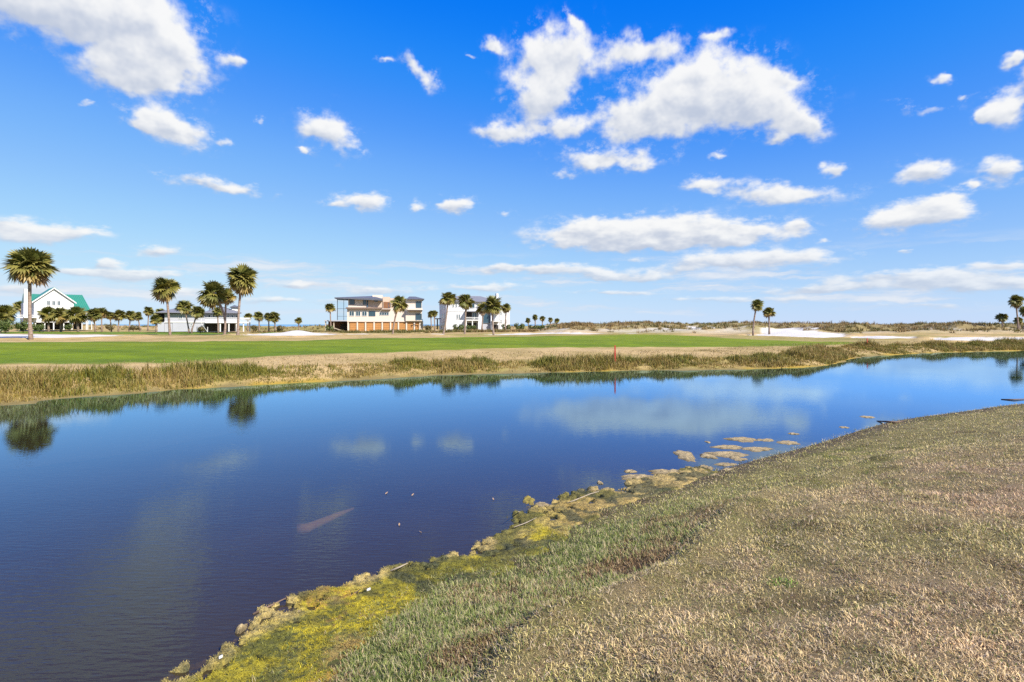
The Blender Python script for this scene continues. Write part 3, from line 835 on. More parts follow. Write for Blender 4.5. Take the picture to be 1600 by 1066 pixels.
for xa in (726, 735.5, 745):
    h.part("column", M_WHITE, [(xa - .7, xa + .7, 501.4, 516, -1.9, -1.5)])
h.part("porch_roof", M_SHING, [(726, 746, 486.6, 487.6, -2.2, -.02)])
h.window(752.6, 765, 487.6, 504.6, -.3, frame=M_FRAMEB, mull=3, fw=.14)
h.part("garage_door", M_LGREY, [(752.4, 764.8, 507.4, 515.8, -.25, -.03)])
h.part("entry_shade", M_SHADE, [(770.5, 779, 508, 515.8, -.12, -.03)])  # shade of the entries painted as dark panels on the wall
h.part("entry_shade", M_SHADE, [(728, 744, 505, 515.6, -.12, -.03)])
h.part("column", M_WHITE, [(766.8, 768.2, 503, 516, -2.0, -1.6)])
h.part("column", M_WHITE, [(777.5, 779, 488, 516, -2.0, -1.6)])
h.part("upper_porch", M_WHITE, [(766, 780, 487, 488.2, -2.1, -.02)])
h.part("upper_porch", M_WHITE, [(766, 780, 501.6, 502.8, -2.1, -.02)])
for xl in (783, 791):
    h.window(xl, xl + 3, 486, 493, .8, mull=0)
    h.window(xl, xl + 3, 499, 506, .8, mull=0)
h.window(-1, -1, 0, 0, 0) if False else None
# windows of the shaded left side
sx = h.x(698)
for y0_, z0_ in ((2.0, 490), (5.5, 490), (2.0, 476), (5.5, 476), (2.0, 505), (5.5, 505)):
    w = link("window", boxes_mesh("window", [(sx - .08, sx + .02, y0_, y0_ + 1.4, h.z(z0_ + 8), h.z(z0_))]), M_WHITE, h.root)
    link("pane", boxes_mesh("pane", [(sx - .10, sx - .05, y0_ + .12, y0_ + 1.28, h.z(z0_ + 7.4), h.z(z0_ + .6))]), M_GLASS, w)

# --- white house with green metal roof
h = House("green_roof_house", "white gabled house with green metal roof behind the tallest left palm", "house", 84, 515, 152, yaw=45)
def gable(h, name_wall, mwall, mroof, xl, xr, xp, ye, ya, y0, y1, zb, over=.5, th=.22):
    x0, x1, xa = h.x(xl), h.x(xr), h.x(xp)
    ze, za = h.z(ye), h.z(ya)
    link(name_wall, poly_mesh(name_wall, [(x0, y0, zb), (x1, y0, zb), (x1, y0, ze), (xa, y0, za - .05), (x0, y0, ze), (x0, y1, zb), (x1, y1, zb), (x1, y1, ze), (xa, y1, za - .05), (x0, y1, ze)],
         [(0, 1, 2, 3, 4), (9, 8, 7, 6, 5), (1, 6, 7, 2), (5, 0, 4, 9), (0, 5, 6, 1)]), mwall, h.root)
    vv, ff = [], []
    for xe in (x0, x1):
        sg = -1 if xe == x0 else 1
        sl = (za - ze) / abs(xe - xa)
        xo, zo = xe + sg * over, ze - over * sl
        n = len(vv)
        vv += [(xo, y0 - over, zo), (xa, y0 - over, za), (xa, y1 + over, za), (xo, y1 + over, zo)]
        vv += [(a, b, c + th) for a, b, c in vv[n:n + 4]]
        ff += [tuple(i + n for i in f) for f in BOXF]
    r_ = link("roof", poly_mesh("roof", vv, ff), mroof, h.root)
    # white rake boards along the gable
    bv, bf = [], []
    for xe in (x0, x1):
        sg = -1 if xe == x0 else 1
        sl = (za - ze) / abs(xe - xa)
        xo, zo = xe + sg * over, ze - over * sl
        n = len(bv)
        yb = y0 - over - .06
        bv += [(xo, yb, zo - .25), (xa, yb, za - .25), (xa, yb + .055, za - .25), (xo, yb + .055, zo - .25), (xo, yb, zo + .1), (xa, yb, za + .1), (xa, yb + .055, za + .1), (xo, yb + .055, zo + .1)]
        bf += [tuple(i + n for i in f) for f in BOXF]
    link("rake_board", poly_mesh("rake_board", bv, bf), M_WHITE, r_)
    return r_
gable(h, "gable_wall", M_WHITE, M_ROOFG, 54, 116, 84.3, 470.5, 450, 0, 10, h.z(504))
# cross wing: ridge runs sideways
def wing(h, xl, xr, ye, yr, y0, y1, zb, slope_end=0.0):
    x0, x1, ze, zr = h.x(xl), h.x(xr), h.z(ye), h.z(yr)
    ym = (y0 + y1) / 2
    link("wing_wall", boxes_mesh("wing_wall", [(x0, x1 - .6, y0 + .5, y1 - .5, zb, ze - .02)]), M_WHITE, h.root)
    vv = [(x0, y0, ze), (x1, y0, ze), (x1, y1, ze), (x0, y1, ze), (x0, ym, zr), (x1 - slope_end, ym, zr)]
    r_ = link("roof", poly_mesh("roof", vv, [(0, 1, 5, 4), (2, 3, 4, 5), (1, 2, 5), (3, 0, 4), (0, 3, 2, 1)]), M_ROOFG, h.root)
    nseam = 14
    sv, sf = [], []
    for k in range(nseam):
        t = (k + .5) / nseam
        xa_, xb_ = x0 + (x1 - x0) * t, x0 + (x1 - slope_end - x0) * t
        n = len(sv)
        for (xx, yy, zz) in ((xa_, y0, ze), (xb_, ym, zr)):
            sv += [(xx - .03, yy, zz + .01), (xx + .03, yy, zz + .01), (xx + .03, yy - .02, zz + .08), (xx - .03, yy - .02, zz + .08)]
        sf += [(n, n + 1, n + 5, n + 4), (n + 1, n + 2, n + 6, n + 5), (n + 2, n + 3, n + 7, n + 6), (n + 3, n, n + 4, n + 7)]
    link("roof_seam", poly_mesh("roof_seam", sv, sf), M_ROOFG, r_)
wing(h, 96, 146, 484.5, 458.2, 1.5, 11.5, h.z(504), 1.2)
wing(h, 42, 72, 474, 458.6, 4, 11.5, h.z(504), 0)
h.part("chimney", M_WHITE, [(40.6, 46.4, 452.2, 474, 3, 4.2)])
for xl in (73.2, 81.2, 89.2):
    h.window(xl, xl + 5.2, 470, 477.5, 0, glass=M_GLASS, mull=1)
h.part("side_wall", M_SIDING, [(40, 54, 474, 504, 3.0, 9.5)])
h.part("deck", M_WHITE, [(38, 58, 496, 497.2, -1.6, 3), (28, 38, 496, 497.2, 1, 3)])
h.part("railing", M_WHITE, [(28, 58, 492.6, 493.2, -1.6, -1.5)] + [(28 + 1.4 * k, 28.4 + 1.4 * k, 493.2, 496, -1.6, -1.5) for k in range(22)])
h.part("undercroft_shade", M_SHADE, [(56, 114, 504.1, 515.4, 4.5, 4.8)])  # near-black sheet, paints the shade under the raised floor
for xa in (56, 70, 84, 100, 113):
    h.part("pile", M_WHITE, [(xa - .9, xa + .9, 504.1, 515.6, .1, .5)])
h.part("porch_roof", M_WHITE, [(117, 150, 497.4, 498.8, -2.4, 3)])
for xa in (119, 127, 134, 136.5, 143, 149):
    h.part("porch_post", M_WHITE, [(xa - .6, xa + .6, 498.9, 515.6, -2.2, -1.9)])
h.part("porch_wall", M_SIDING, [(117, 146, 486, 497.3, 2.0, 8)])
h.part("porch_back_shade", M_SHADE, [(118, 132, 503, 515.2, 2.4, 2.7)])  # shade at the back of the porch painted as a near-black sheet

# --- low grey house with decks
h = House("grey_house", "low white and grey house with shingle roof, decks and dark doorways", "house", 320, 518, 131, yaw=30)
h.part("wall", M_LGREY, [(259, 320, 490.6, 518.4, 0, 9)])
h.part("wall", M_LGREY, [(320.1, 376, 489.6, 518.4, .6, 9)])
h.part("garage_door", M_LGREY, [(271, 293.5, 504.6, 518, -.12, -.02)])
h.part("trim_band", M_WHITE, [(258, 320, 503, 504.2, -.22, -.02), (320, 377, 504, 505.2, -.5, .55)])
h.part("side_deck", M_LGREY, [(249, 258.8, 504, 518.2, -.6, 6)])
h.part("side_porch_shade", M_SHADE, [(250, 258.8, 490.8, 503.8, 2.2, 2.6)])  # near-black slab standing for the shade inside the side porch
h.hip("roof", M_SHING, h.x(247), h.x(322), -1.2, 10, h.z(489.6), h.z(481), 4.0)
h.hip("roof", M_SHING, h.x(316), h.x(379), -.9, 10, h.z(489.4), h.z(478), 4.4)
cu = h.part("cupola", M_WHITE, [(364, 374.5, 479.6, 486, 1.5, 4)])
h.hip("cupola_roof", M_ROOFD, h.x(362), h.x(376.4), 1, 4.5, h.z(479.5), h.z(475.8), 1.0, parent=cu)
h.part("upper_deck", M_WHITE, [(320, 392, 503.4, 504.9, -2.2, .5)])
rl = h.part("railing", M_WHITE, [(320, 392, 496.4, 497.2, -2.2, -2.1)] + [(320 + 1.6 * k, 320.45 + 1.6 * k, 497.2, 503.4, -2.2, -2.1) for k in range(46)])
for xl, xr in ((321, 341.5), (346, 355.5), (359.6, 367.8)):
    h.part("doorway_shade", M_SHADE, [(xl, xr, 505.6, 517.8, .45, .75)])  # near-black slab, doorway shade put into its colour
for xa in (343.6, 357.4, 369.6, 381, 391.4):
    h.part("column", M_WHITE, [(xa - .9, xa + .9, 505, 518.4, -2.0, -1.6)])
for xl in (325, 332, 348, 355, 362, 369):
    h.window(xl, xl + 4.6, 491.6, 496.2, .6, mull=0)
h.part("pergola_beam", M_WHITE, [(377.5, 392, 497.4, 498.6, -.5, 3)])
h.window(297.5, 300.4, 504.8, 509.6, 0, mull=0)
h.window(305, 311, 492.4, 498.6, 0)
h.window(280, 286, 492.4, 498.6, 0)
h.stairs("stairs", M_WHITE, ((h.x(314), h.z(504.5)), (h.x(324), h.z(518))), -2.2, -1.0, 12)
for sx_, zz in ((0, 0),):
    h.part("stair_rail", M_WHITE, [(313.6, 314.4, 498, 505, -2.2, -2.1), (323.4, 324.2, 511, 518, -2.2, -2.1)])

# --- dark covered stand beside the white house
h = House("beach_shelter", "dark T-shaped shelter post between the small palm pair and white house", "shelter", 683.6, 514.5, 150)
h.part("post", M_SCREEN, [(682.6, 684.4, 499, 515, -.2, .1)])
h.part("canopy", M_SCREEN, [(679.6, 688, 497.4, 499, -1, 1)])
# ---------------------------------------------------------------- palms
def frond_geo(seed, droop, nseg=15, spread=125):
    """unit frond along +x: petiole then a costapalmate fan of drooping segments"""
    r_ = np.random.default_rng(seed)
    vv, ff = [], []
    def bend(p):
        x, y, z = p
        return (x, y, z - droop * max(0, x - .12) ** 2 * .95 - .22 * abs(y) ** 1.5)
    pet = .42
    n = len(vv)
    for t in (0, .5, 1.0):
        x = pet * t
        vv += [bend((x, -.014, .006)), bend((x, .014, .006)), bend((x, 0, -.014))]
    for k in range(2):
        a = n + 3 * k
        ff += [(a, a + 1, a + 4), (a, a + 4, a + 3), (a + 1, a + 2, a + 5), (a + 1, a + 5, a + 4), (a + 2, a, a + 3), (a + 2, a + 3, a + 5)]
    tip = [0.0] * len(vv)
    for i in range(nseg):
        a = R(-spread + 2 * spread * i / (nseg - 1) + r_.uniform(-4, 4))
        L = .60 * (1 - .30 * (abs(a) / R(spread)) ** 1.6) * r_.uniform(.88, 1.05)
        w = .082 * r_.uniform(.85, 1.15)
        bx = pet + .10 * math.cos(a) * .6
        ca, sa = math.cos(a), math.sin(a)
        n = len(vv)
        zz = r_.uniform(-.02, .02)
        vv += [bend((bx - .03, 0, 0)), bend((bx + .5 * L * ca - w * sa, .5 * L * sa + w * ca, zz)), bend((bx + .5 * L * ca + w * sa, .5 * L * sa - w * ca, zz + .02))]
        p = bend((bx + L * ca, L * sa, zz))
        vv.append((p[0], p[1], p[2] - .10 * r_.uniform(.4, 1.6)))
        ff += [(n, n + 2, n + 1), (n + 1, n + 2, n + 3)]
        tip += [0, .35, .35, 1]
    return np.array(vv), np.array(ff), np.array(tip)
FGEO = [frond_geo(100 + i, d) for i, d in enumerate((.10, .22, .42, .30))]
F_COLS = [(C(.095, .108, .020), C(.18, .17, .045)), (C(.155, .148, .024), C(.27, .225, .06)), (C(.27, .20, .04), C(.36, .25, .085)), (C(.23, .145, .07), C(.27, .175, .09))]
FROND_ME = {}
for gi, (v_, f_, t_) in enumerate(FGEO):
    for ci, (a_, b_) in enumerate(F_COLS):
        FROND_ME[gi, ci] = mesh_np("frond", v_, f_, lerp(np.broadcast_to(a_, (len(v_), 3)), b_, t_))
        FROND_ME[gi, ci].materials.append(M_LEAF)

def crown_layout(r_, n, span=142):
    """list of (matrix, geo, colour) for a unit-radius crown centred on the growing point"""
    out = []
    ga = 2.39996
    for i in range(n):
        t = (i + .5) / n
        el = R(84 - span * t ** .95) + r_.uniform(-.12, .12)
        az = i * ga + r_.uniform(-.5, .5)
        L = r_.uniform(.80, 1.06) * (.86 if t < .15 else 1.0) * (.88 if t > .8 else 1.0)
        if t > .9: ci = 3
        elif t > .72: ci = 2 if r_.random() < .62 else 1
        elif t > .34: ci = 1 if r_.random() < .65 else 0
        else: ci = 0 if r_.random() < .75 else 1
        gi = 0 if t < .25 else (1 if t < .5 else (2 if r_.random() < .6 else 3))
        mt = Matrix.Rotation(az, 4, 'Z') @ Matrix.Rotation(-el, 4, 'Y') @ Matrix.Rotation(r_.uniform(-.8, .8), 4, 'X') @ Matrix.Diagonal((L, L, L, 1))
        out.append((Matrix.Translation((0, 0, -.08 * t)) @ mt, gi, ci))
    return out

def crown_mesh(seed, n):
    r_ = np.random.default_rng(seed)
    V, F, K, off = [], [], [], 0
    for mt, gi, ci in crown_layout(r_, n):
        v_, f_, t_ = FGEO[gi]
        m_ = np.array(mt)
        V.append(v_ @ m_[:3, :3].T + m_[:3, 3]); F.append(f_ + off); off += len(v_)
        a_, b_ = F_COLS[ci]
        K.append(lerp(np.broadcast_to(a_, (len(v_), 3)), b_, t_))
    me = mesh_np("crown", np.concatenate(V), np.concatenate(F), np.concatenate(K))
    me.materials.append(M_LEAF)
    return me
SMALL_CROWNS = [crown_mesh(300 + i, 42) for i in range(5)]

def tube(path, radii, sides=9, seed=0, rough=.05):
    r_ = np.random.default_rng(seed)
    P = np.array(path, float); n = len(P)
    T = np.gradient(P, axis=0); T /= np.linalg.norm(T, axis=1)[:, None]
    up = np.array([.123, .98, .05])
    V = []
    for i in range(n):
        a = np.cross(T[i], up); a /= np.linalg.norm(a); b = np.cross(T[i], a)
        ang = np.linspace(0, 2 * np.pi, sides, endpoint=False)
        rr = radii[i] * (1 + r_.uniform(-rough, rough, sides))
        V.append(P[i] + (np.cos(ang) * rr)[:, None] * a + (np.sin(ang) * rr)[:, None] * b)
    V = np.concatenate(V)
    F = []
    for i in range(n - 1):
        for k in range(sides):
            F.append((i * sides + k, i * sides + (k + 1) % sides, (i + 1) * sides + (k + 1) % sides, (i + 1) * sides + k))
    V = np.concatenate([V, P[:1], P[-1:]]); c0, c1 = n * sides, n * sides + 1
    T3 = [(c0, (k + 1) % sides, k) for k in range(sides)] + [(c1, (n - 1) * sides + k, (n - 1) * sides + (k + 1) % sides) for k in range(sides)]
    return V, [np.array(F), np.array(T3)]

def mat_trunk():
    mt, nt, b = nodes("palm_trunk")
    N, L = nt.nodes, nt.links
    b.inputs['Roughness'].default_value = .9; b.inputs['Specular IOR Level'].default_value = .1
    tc = N.new('ShaderNodeTexCoord')
    mp = N.new('ShaderNodeMapping'); mp.inputs[3].default_value = (1, 1, 5); L.new(tc.outputs['Object'], mp.inputs[0])
    ns = N.new('ShaderNodeTexNoise'); ns.inputs['Scale'].default_value = 2.4; ns.inputs['Detail'].default_value = 5; L.new(mp.outputs[0], ns.inputs['Vector'])
    cr = N.new('ShaderNodeValToRGB')
    cr.color_ramp.elements[0].position = .3; cr.color_ramp.elements[0].color = (.15, .105, .08, 1)
    cr.color_ramp.elements[1].position = .7; cr.color_ramp.elements[1].color = (.36, .27, .21, 1)
    L.new(ns.outputs['Fac'], cr.inputs[0]); L.new(cr.outputs[0], b.inputs['Base Color'])
    bp = N.new('ShaderNodeBump'); bp.inputs['Distance'].default_value = .05; L.new(ns.outputs['Fac'], bp.inputs['Height']); L.new(bp.outputs[0], b.inputs['Normal'])
    return mt
M_TRUNK = mat_trunk()
M_BOOT = mat_plain("palm_boots", (.13, .085, .05), rough=.9, var=.35, scale=5.0, bump=.04)

PALM_N = [0]
def palm(label, bx, by, cx, cy, cw, Y, group, big=False, n=46, bow=0.0, trunk_r=None, boots=True, zoff=None):
    """bx, by: foot in the photograph; cx, cy: crown centre; cw: crown width; Y: distance"""
    PALM_N[0] += 1
    k = PALM_N[0]
    r_ = np.random.default_rng(500 + k)
    s = Y / FPX
    X = (bx - 800) * s
    zb = CAMH - (by - HOR) * s
    zg = float(h_far(np.array([X]), np.array([Y]))[0])
    root = empty("palm_tree", (X, Y, zb))
    tag(root, label, "palm tree", group)
    rad = cw * s * .5 / 1.14 * (1.18 if group == G2 else 1.0)
    top = np.array([(cx - bx) * s, r_.uniform(-.3, .3), (by - cy) * s - rad * .10])
    tr = trunk_r or max(.15, rad * .078)
    n_ = 12
    tilt = Matrix.Rotation(r_.uniform(-.16, .16), 4, 'X') @ Matrix.Rotation(r_.uniform(-.16, .16), 4, 'Y') @ Matrix.Rotation(r_.uniform(0, 6.28), 4, 'Z')
    sqz = r_.uniform(.85, 1.18)
    path, rr = [], []
    for i in range(n_ + 1):
        t = i / n_
        px_ = top[0] * t + bow * s * 4 * t * (1 - t)
        path.append((px_, top[1] * t, min(zg - zb, 0) - .35 if i == 0 else top[2] * t))
        rr.append(tr * (1.32 - .45 * min(1, t * 4) + .10 * t))
    V, F = tube(path, rr, 10, k)
    link("trunk", mesh_np("trunk", V, F, smooth=True), M_TRUNK, root)
    if big:
        # sheathed growing point with old leaf bases, then one object for each frond
        cp = [tuple(top + np.array([0, 0, z])) for z in (-rad * .62, -rad * .4, -rad * .15, .12, rad * .2)]
        V, F = tube(cp, [tr * 1.0, tr * 1.5, tr * 1.7, tr * 1.3, tr * .3], 9, k, .25)
        crown = link("crown", mesh_np("crown", V, F), M_BOOT, root)
        for mt, gi, ci in crown_layout(r_, int(n * r_.uniform(.72, 1.1)), r_.uniform(118, 162)):
            f = bpy.data.objects.new("frond", FROND_ME[gi, ci])
            COL.objects.link(f)
            f.parent = crown
            f.matrix_local = Matrix.Translation(top) @ tilt @ Matrix.Diagonal((rad, rad, rad * sqz, 1)) @ mt
    else:
        c_ = link("crown", SMALL_CROWNS[k % 5], None, root)
        c_.location = top
        c_.rotation_euler = (r_.uniform(-.1, .1), r_.uniform(-.1, .1), r_.uniform(0, 6.28))
        c_.scale = (rad, rad, rad * .95)
    return root

G1, G2, G3, G4 = "tall palms along the fairway", "palms round the houses", "small palms in a row on the dunes", "palms on the right-hand dunes"
palm("tallest thick-trunked palm tree standing alone at the left edge by the bunker", 48.5, 531, 44.5, 414, 76, 66, G1, True, 72, bow=-2)
palm("tall straight palm tree left of the low grey house", 266, 525.6, 261, 449, 51, 95, G1, True, 52)
palm("tall palm with a ragged crown bending left in front of the grey house", 349.5, 527.6, 333, 456, 52, 88, G1, True, 52, bow=9)
palm("highest palm of the grey house trio, trunk leaning right", 371.5, 527.4, 380, 433, 55, 86, G1, True, 56, bow=-1.5)
palm("dark palm crown tucked between the two tallest palms by the grey house", 351.5, 527, 352, 462, 36, 91, G1, True, 40)
palm("leaning palm tree in front of the orange garage doors", 613.5, 526, 624.5, 472, 35, 92, G1, True, 34, bow=-2)
palm("palm leaning right at the left corner of the white house", 692, 525.3, 700, 464, 34, 98, G1, True, 46, bow=1.5)
palm("slim straight palm in front of the middle of the white house", 726, 525.4, 728, 469, 34, 98, G1, True, 46)
palm("bushy palm with hanging yellow fronds right of the white house porch", 771.5, 523.6, 770, 476, 41, 100, G1, True, 56, bow=-1)
palm("short palm crown beside the bushy yellow palm of the white house", 753, 514, 755, 481, 28, 130, G2, True, 40)
palm("dark thin palm at the right end of the white house", 789.5, 513, 791, 480, 19, 132, G2, n=30)
palm("taller of the two palms leaning on the right-hand dunes", 1176.5, 520, 1182, 475, 27, 102, G4, True, 50, bow=-1)
palm("shorter palm with hanging brown fronds of the dune pair", 1202, 520, 1201, 487, 24, 103, G4, True, 50)
palm("small lone palm left of the tall palms at the right edge", 1567, 514, 1566, 495, 21, 118, G4)
palm("tall dark palm at the right edge of the picture", 1591.5, 514.5, 1588, 469, 27, 116, G4, True, 40)
palm("dark palm cut off by the right edge of the picture", 1600, 514.5, 1602, 486, 25, 120, G4, True, 36)
palm("shortest dark palm under the tall right edge palms", 1594, 514.5, 1593, 500, 16, 122, G4)
# small palms round the houses
for (lab, bx, by, cx, cy, cw, Y) in (
    ("palm at the far left edge rising over the bushes", 12, 515, 10, 488, 36, 128),
    ("palm crown behind the bushes left of the chimney", 34, 514, 32, 477, 20, 160),
    ("lower palm among the bushes at the left picture edge", 0, 516, 2, 497, 26, 120),
    ("first short palm in front of the green-roofed house gable", 76, 514, 75, 489, 32, 134),
    ("second short palm in front of the green-roofed house gable", 95, 514, 96, 490, 31, 135),
    ("third short palm under the right end of the green gable", 122, 514, 121, 490, 34, 133),
    ("palm at the right corner of the green-roofed house", 149, 514, 147, 490, 26, 138),
    ("palm touching the corner palm right of the green-roofed house", 159, 514, 158, 487, 20, 142),
    ("fourth palm right of the green-roofed house, grey trunk", 174, 514, 172, 492, 17, 146),
    ("fifth palm right of the green-roofed house, yellowish crown", 185, 514, 186, 491, 21, 144),
    ("sixth palm right of the green-roofed house, brown skirt", 202, 514, 203, 492, 20, 146),
    ("thin palm in the gap left of the grey house deck", 219, 514, 216, 493, 17, 150),
    ("taller thin palm left of the grey house deck", 231, 514, 232, 485, 17, 152),
    ("bushy low palm beside the grey house side deck", 244, 516, 243, 498, 21, 126),
    ("palm behind the roof end of the grey house", 254, 514, 253, 489, 20, 158),
    ("left palm of the crossed pair before the grey house garage", 295.5, 518, 288, 478, 27, 118),
    ("right palm of the crossed pair before the grey house garage", 299, 518, 309, 486, 25, 117),
    ("small palm before the upper deck of the grey house", 341, 517, 339, 486, 18, 122),
    ("small palm crown showing right of the grey house pergola", 387, 515, 388, 494, 15, 150),
    ("first palm right of the grey house, thin trunk", 405, 516, 405, 493, 18, 132),
    ("second palm right of the grey house, beside the bushy one", 420, 516, 420, 494, 17, 133),
    ("bushy third palm right of the grey house with brown skirt", 430, 516, 430, 494, 21, 131),
    ("tiny lone palm on the skyline left of the modern house", 467, 515, 467, 500, 12.5, 150),
    ("palm at the left corner of the modern house porch", 517, 514, 515.5, 479.5, 18.5, 136),
    ("left palm of the small pair left of the white house", 674, 515, 673, 490, 13, 140),
    ("right palm of the small pair left of the white house", 679.5, 515, 678.5, 489, 13, 141),
):
    palm(lab, bx, by, cx, cy, cw, Y, G2)
for (lab, bx, by, cx, cy, cw, Y) in (
    ("first and lowest palm of the dune row right of white house", 826, 512.5, 825, 500, 12.5, 150),
    ("second palm of the dune row, tallest with wide crown", 836.5, 512.5, 836, 495, 13, 150),
    ("third palm of the dune row right of white house", 847.5, 512.5, 847.5, 497, 13, 151),
    ("fourth palm of the dune row right of white house", 860, 512.5, 860, 499, 11.5, 152),
    ("last palm of the dune row, nearest the sand", 869, 512.5, 870, 500.5, 11.5, 152),
):
    palm(lab, bx, by, cx, cy, cw, Y, G3)

# ---------------------------------------------------------------- shrubs round the houses
def shrub_mesh(seed, n, cols):
    r_ = np.random.default_rng(seed)
    nb = 9
    cen = np.stack([r_.uniform(-.62, .62, nb), r_.uniform(-.4, .4, nb), r_.uniform(.15, .62, nb)], -1); br = r_.uniform(.25, .42, nb)
    w = r_.integers(0, nb, n)
    d = r_.normal(size=(n, 3)); d /= np.linalg.norm(d, axis=1)[:, None]
    P = cen[w] + d * (br[w] * r_.uniform(.55, 1.08, n))[:, None]
    P[:, 2] = np.abs(P[:, 2])
    a = r_.normal(size=(n, 3)); a /= np.linalg.norm(a, axis=1)[:, None]
    b = np.cross(a, d + .4 * r_.normal(size=(n, 3))); b /= np.linalg.norm(b, axis=1)[:, None] + 1e-6
    L = r_.uniform(.07, .15, n)[:, None]
    V = np.stack([P - a * L, P + b * L * .45, P + a * L, P - b * L * .45], 1).reshape(-1, 3)
    F = np.arange(4 * n).reshape(n, 4)
    ci = r_.integers(0, len(cols), n)
    K = np.repeat(np.array(cols)[ci] * r_.uniform(.7, 1.25, n)[:, None], 4, 0)
    me = mesh_np("foliage", V, F, K); me.materials.append(M_LEAF)
    return me
SH_G = [shrub_mesh(700 + i, 900, [(.07, .10, .025), (.10, .13, .03), (.14, .15, .045)]) for i in range(3)]
SH_B = [shrub_mesh(720 + i, 900, [(.17, .13, .05), (.23, .17, .075), (.12, .11, .04)]) for i in range(3)]
def shrub(label, px, py, w, hgt, Y, kind=0, group="shrubs round the houses"):
    s = Y / FPX
    root = empty("shrub", ((px - 800) * s, Y, CAMH - (py - HOR) * s))
    tag(root, label, "shrub", group)
    i = int(px) % 3
    f = link("foliage", (SH_B if kind else SH_G)[i], None, root)
    f.scale = (w * s * .52, w * s * .45, hgt * s * 1.05)
    f.rotation_euler = (0, 0, random.uniform(-.4, .4))
    V, F = tube([(0, 0, -.4), (.05, 0, hgt * s * .25), (-.04, .05, hgt * s * .55)], [.09, .07, .03], 6)
    link("stem", mesh_np("stem", V, F), M_BOOT, root)
for a in (
    ("wide green shrub at the left picture edge", 8, 517, 30, 20, 118, 0), ("dark green shrub between left edge and the tallest palm", 36, 517, 26, 17, 121, 0),
    ("low shrub right of the tallest palm under the house", 62, 516, 20, 11, 128, 0), ("low green shrub below the second gable palm", 108, 515, 18, 9, 131, 0),
    ("brown bush under the palm with grey trunk", 171, 515, 16, 8, 140, 1), ("low brown bush in the gap of small palms", 208, 515.5, 24, 7, 138, 1),
    ("round tan bush at the foot of the grey house stairs", 313, 518, 18, 9, 116, 1), ("tan bush right of the grey house pergola", 398, 517, 16, 9, 128, 1),
    ("brown bush under the bushy third palm", 436, 517, 15, 10, 127, 1), ("dark green bush at the carport of the modern house", 514, 516.5, 15, 9, 133, 0),
    ("green hedge bush left before the white house", 715, 515.5, 22, 10, 140, 0), ("green bush behind the slim straight palm", 737, 516, 20, 9, 141, 0),
    ("round dark green bush at right end of the white house", 790, 515, 17, 10, 138, 0), ("pale green bush right of the white house", 811, 514.5, 19, 11, 140, 0),
    ("low green bush under the first dune row palms", 832, 514, 18, 7, 146, 0), ("low green bush under the middle dune row palms", 845, 514, 18, 7, 146, 0),
    ("low dark bush under the last dune row palms", 863, 514, 22, 7, 147, 0), ("tan bush between small palm pair and shelter", 668, 516, 15, 8, 139, 1),
):
    shrub(*a)
# ---------------------------------------------------------------- grasses
def blades(name, x, y, z, length, width, lean, az, col, tipcol, mat=M_GRASS, curl=.5, seed=0):
    """bent blades, three triangles each; lean in radians from upright"""
    n = len(x)
    r_ = np.random.default_rng(seed)
    base = np.stack([x, y, z], -1)
    dirh = np.stack([np.cos(az), np.sin(az), np.zeros(n)], -1)
    fa = az + np.pi / 2 + r_.uniform(-.9, .9, n)
    side = np.stack([np.cos(fa), np.sin(fa), np.zeros(n)], -1) * (width * .5)[:, None]
    l1 = lean; l2 = lean + curl * (.4 + r_.random(n))
    up = np.array([0, 0, 1.0])
    mid = base + (length * .55)[:, None] * (np.sin(l1)[:, None] * dirh + np.cos(l1)[:, None] * up)
    tip = mid + (length * .45)[:, None] * (np.sin(l2)[:, None] * dirh + np.cos(l2)[:, None] * up)
    V = np.stack([base - side, base + side, mid + side * .8, mid - side * .8, tip], 1).reshape(-1, 3)
    o = np.arange(n)[:, None] * 5
    Fq = o + np.array([[0, 1, 2, 3]]); Ft = o + np.array([[3, 2, 4]])
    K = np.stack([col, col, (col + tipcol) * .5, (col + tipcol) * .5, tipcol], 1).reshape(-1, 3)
    return link(name, mesh_np(name, V, [Fq, Ft], K), mat)

def pick(cols, w, n, r_):
    return np.array(cols)[r_.choice(len(cols), n, p=np.array(w) / sum(w))]

# --- reeds and marsh grass on the far bank
r_ = np.random.default_rng(21)
FL = np.array(FAR[::-1]); seg = np.hypot(*(FL[1:] - FL[:-1]).T); cum = np.concatenate([[0], np.cumsum(seg)])
def along(s):
    return np.stack([np.interp(s, cum, FL[:, 0]), np.interp(s, cum, FL[:, 1])], -1)
s_lo = cum[np.argmin(np.hypot(FL[:, 0] + 36, FL[:, 1] - 16.5))]; s_hi = cum[np.argmin(np.hypot(FL[:, 0] - 90, FL[:, 1] - 76))]
ncl = 15000
# clump centres, denser where they are near
sc = s_lo + (s_hi - s_lo) * r_.random(ncl)
pc = along(sc)
pe = along(sc + .3); tg = pe - pc; tg /= np.linalg.norm(tg, axis=1)[:, None]
nrm_ = np.stack([-tg[:, 1], tg[:, 0]], -1)
wide = np.interp(pc[:, 0], [-40, -20, -8, 2, 20, 30, 60], [5.2, 4.2, 3.3, 2.8, 3.0, 4.0, 5.0])
off = .42 + r_.random(ncl) ** .9 * wide
cx = pc[:, 0] + nrm_[:, 0] * off; cy = pc[:, 1] + nrm_[:, 1] * off
pat = fbm(cx * .33, cy * .33, 81, 3)
dens = sstep(pat + .10 * np.sin(off / wide * 3.1), .42, .60)
kp = r_.random(ncl) < (.24 + .8 * dens)
cx, cy, off, wide, pat = cx[kp], cy[kp], off[kp], wide[kp], pat[kp]
ncl = len(cx)
nb = 12
bx = np.repeat(cx, nb) + r_.normal(0, .14, ncl * nb); by = np.repeat(cy, nb) + r_.normal(0, .14, ncl * nb)
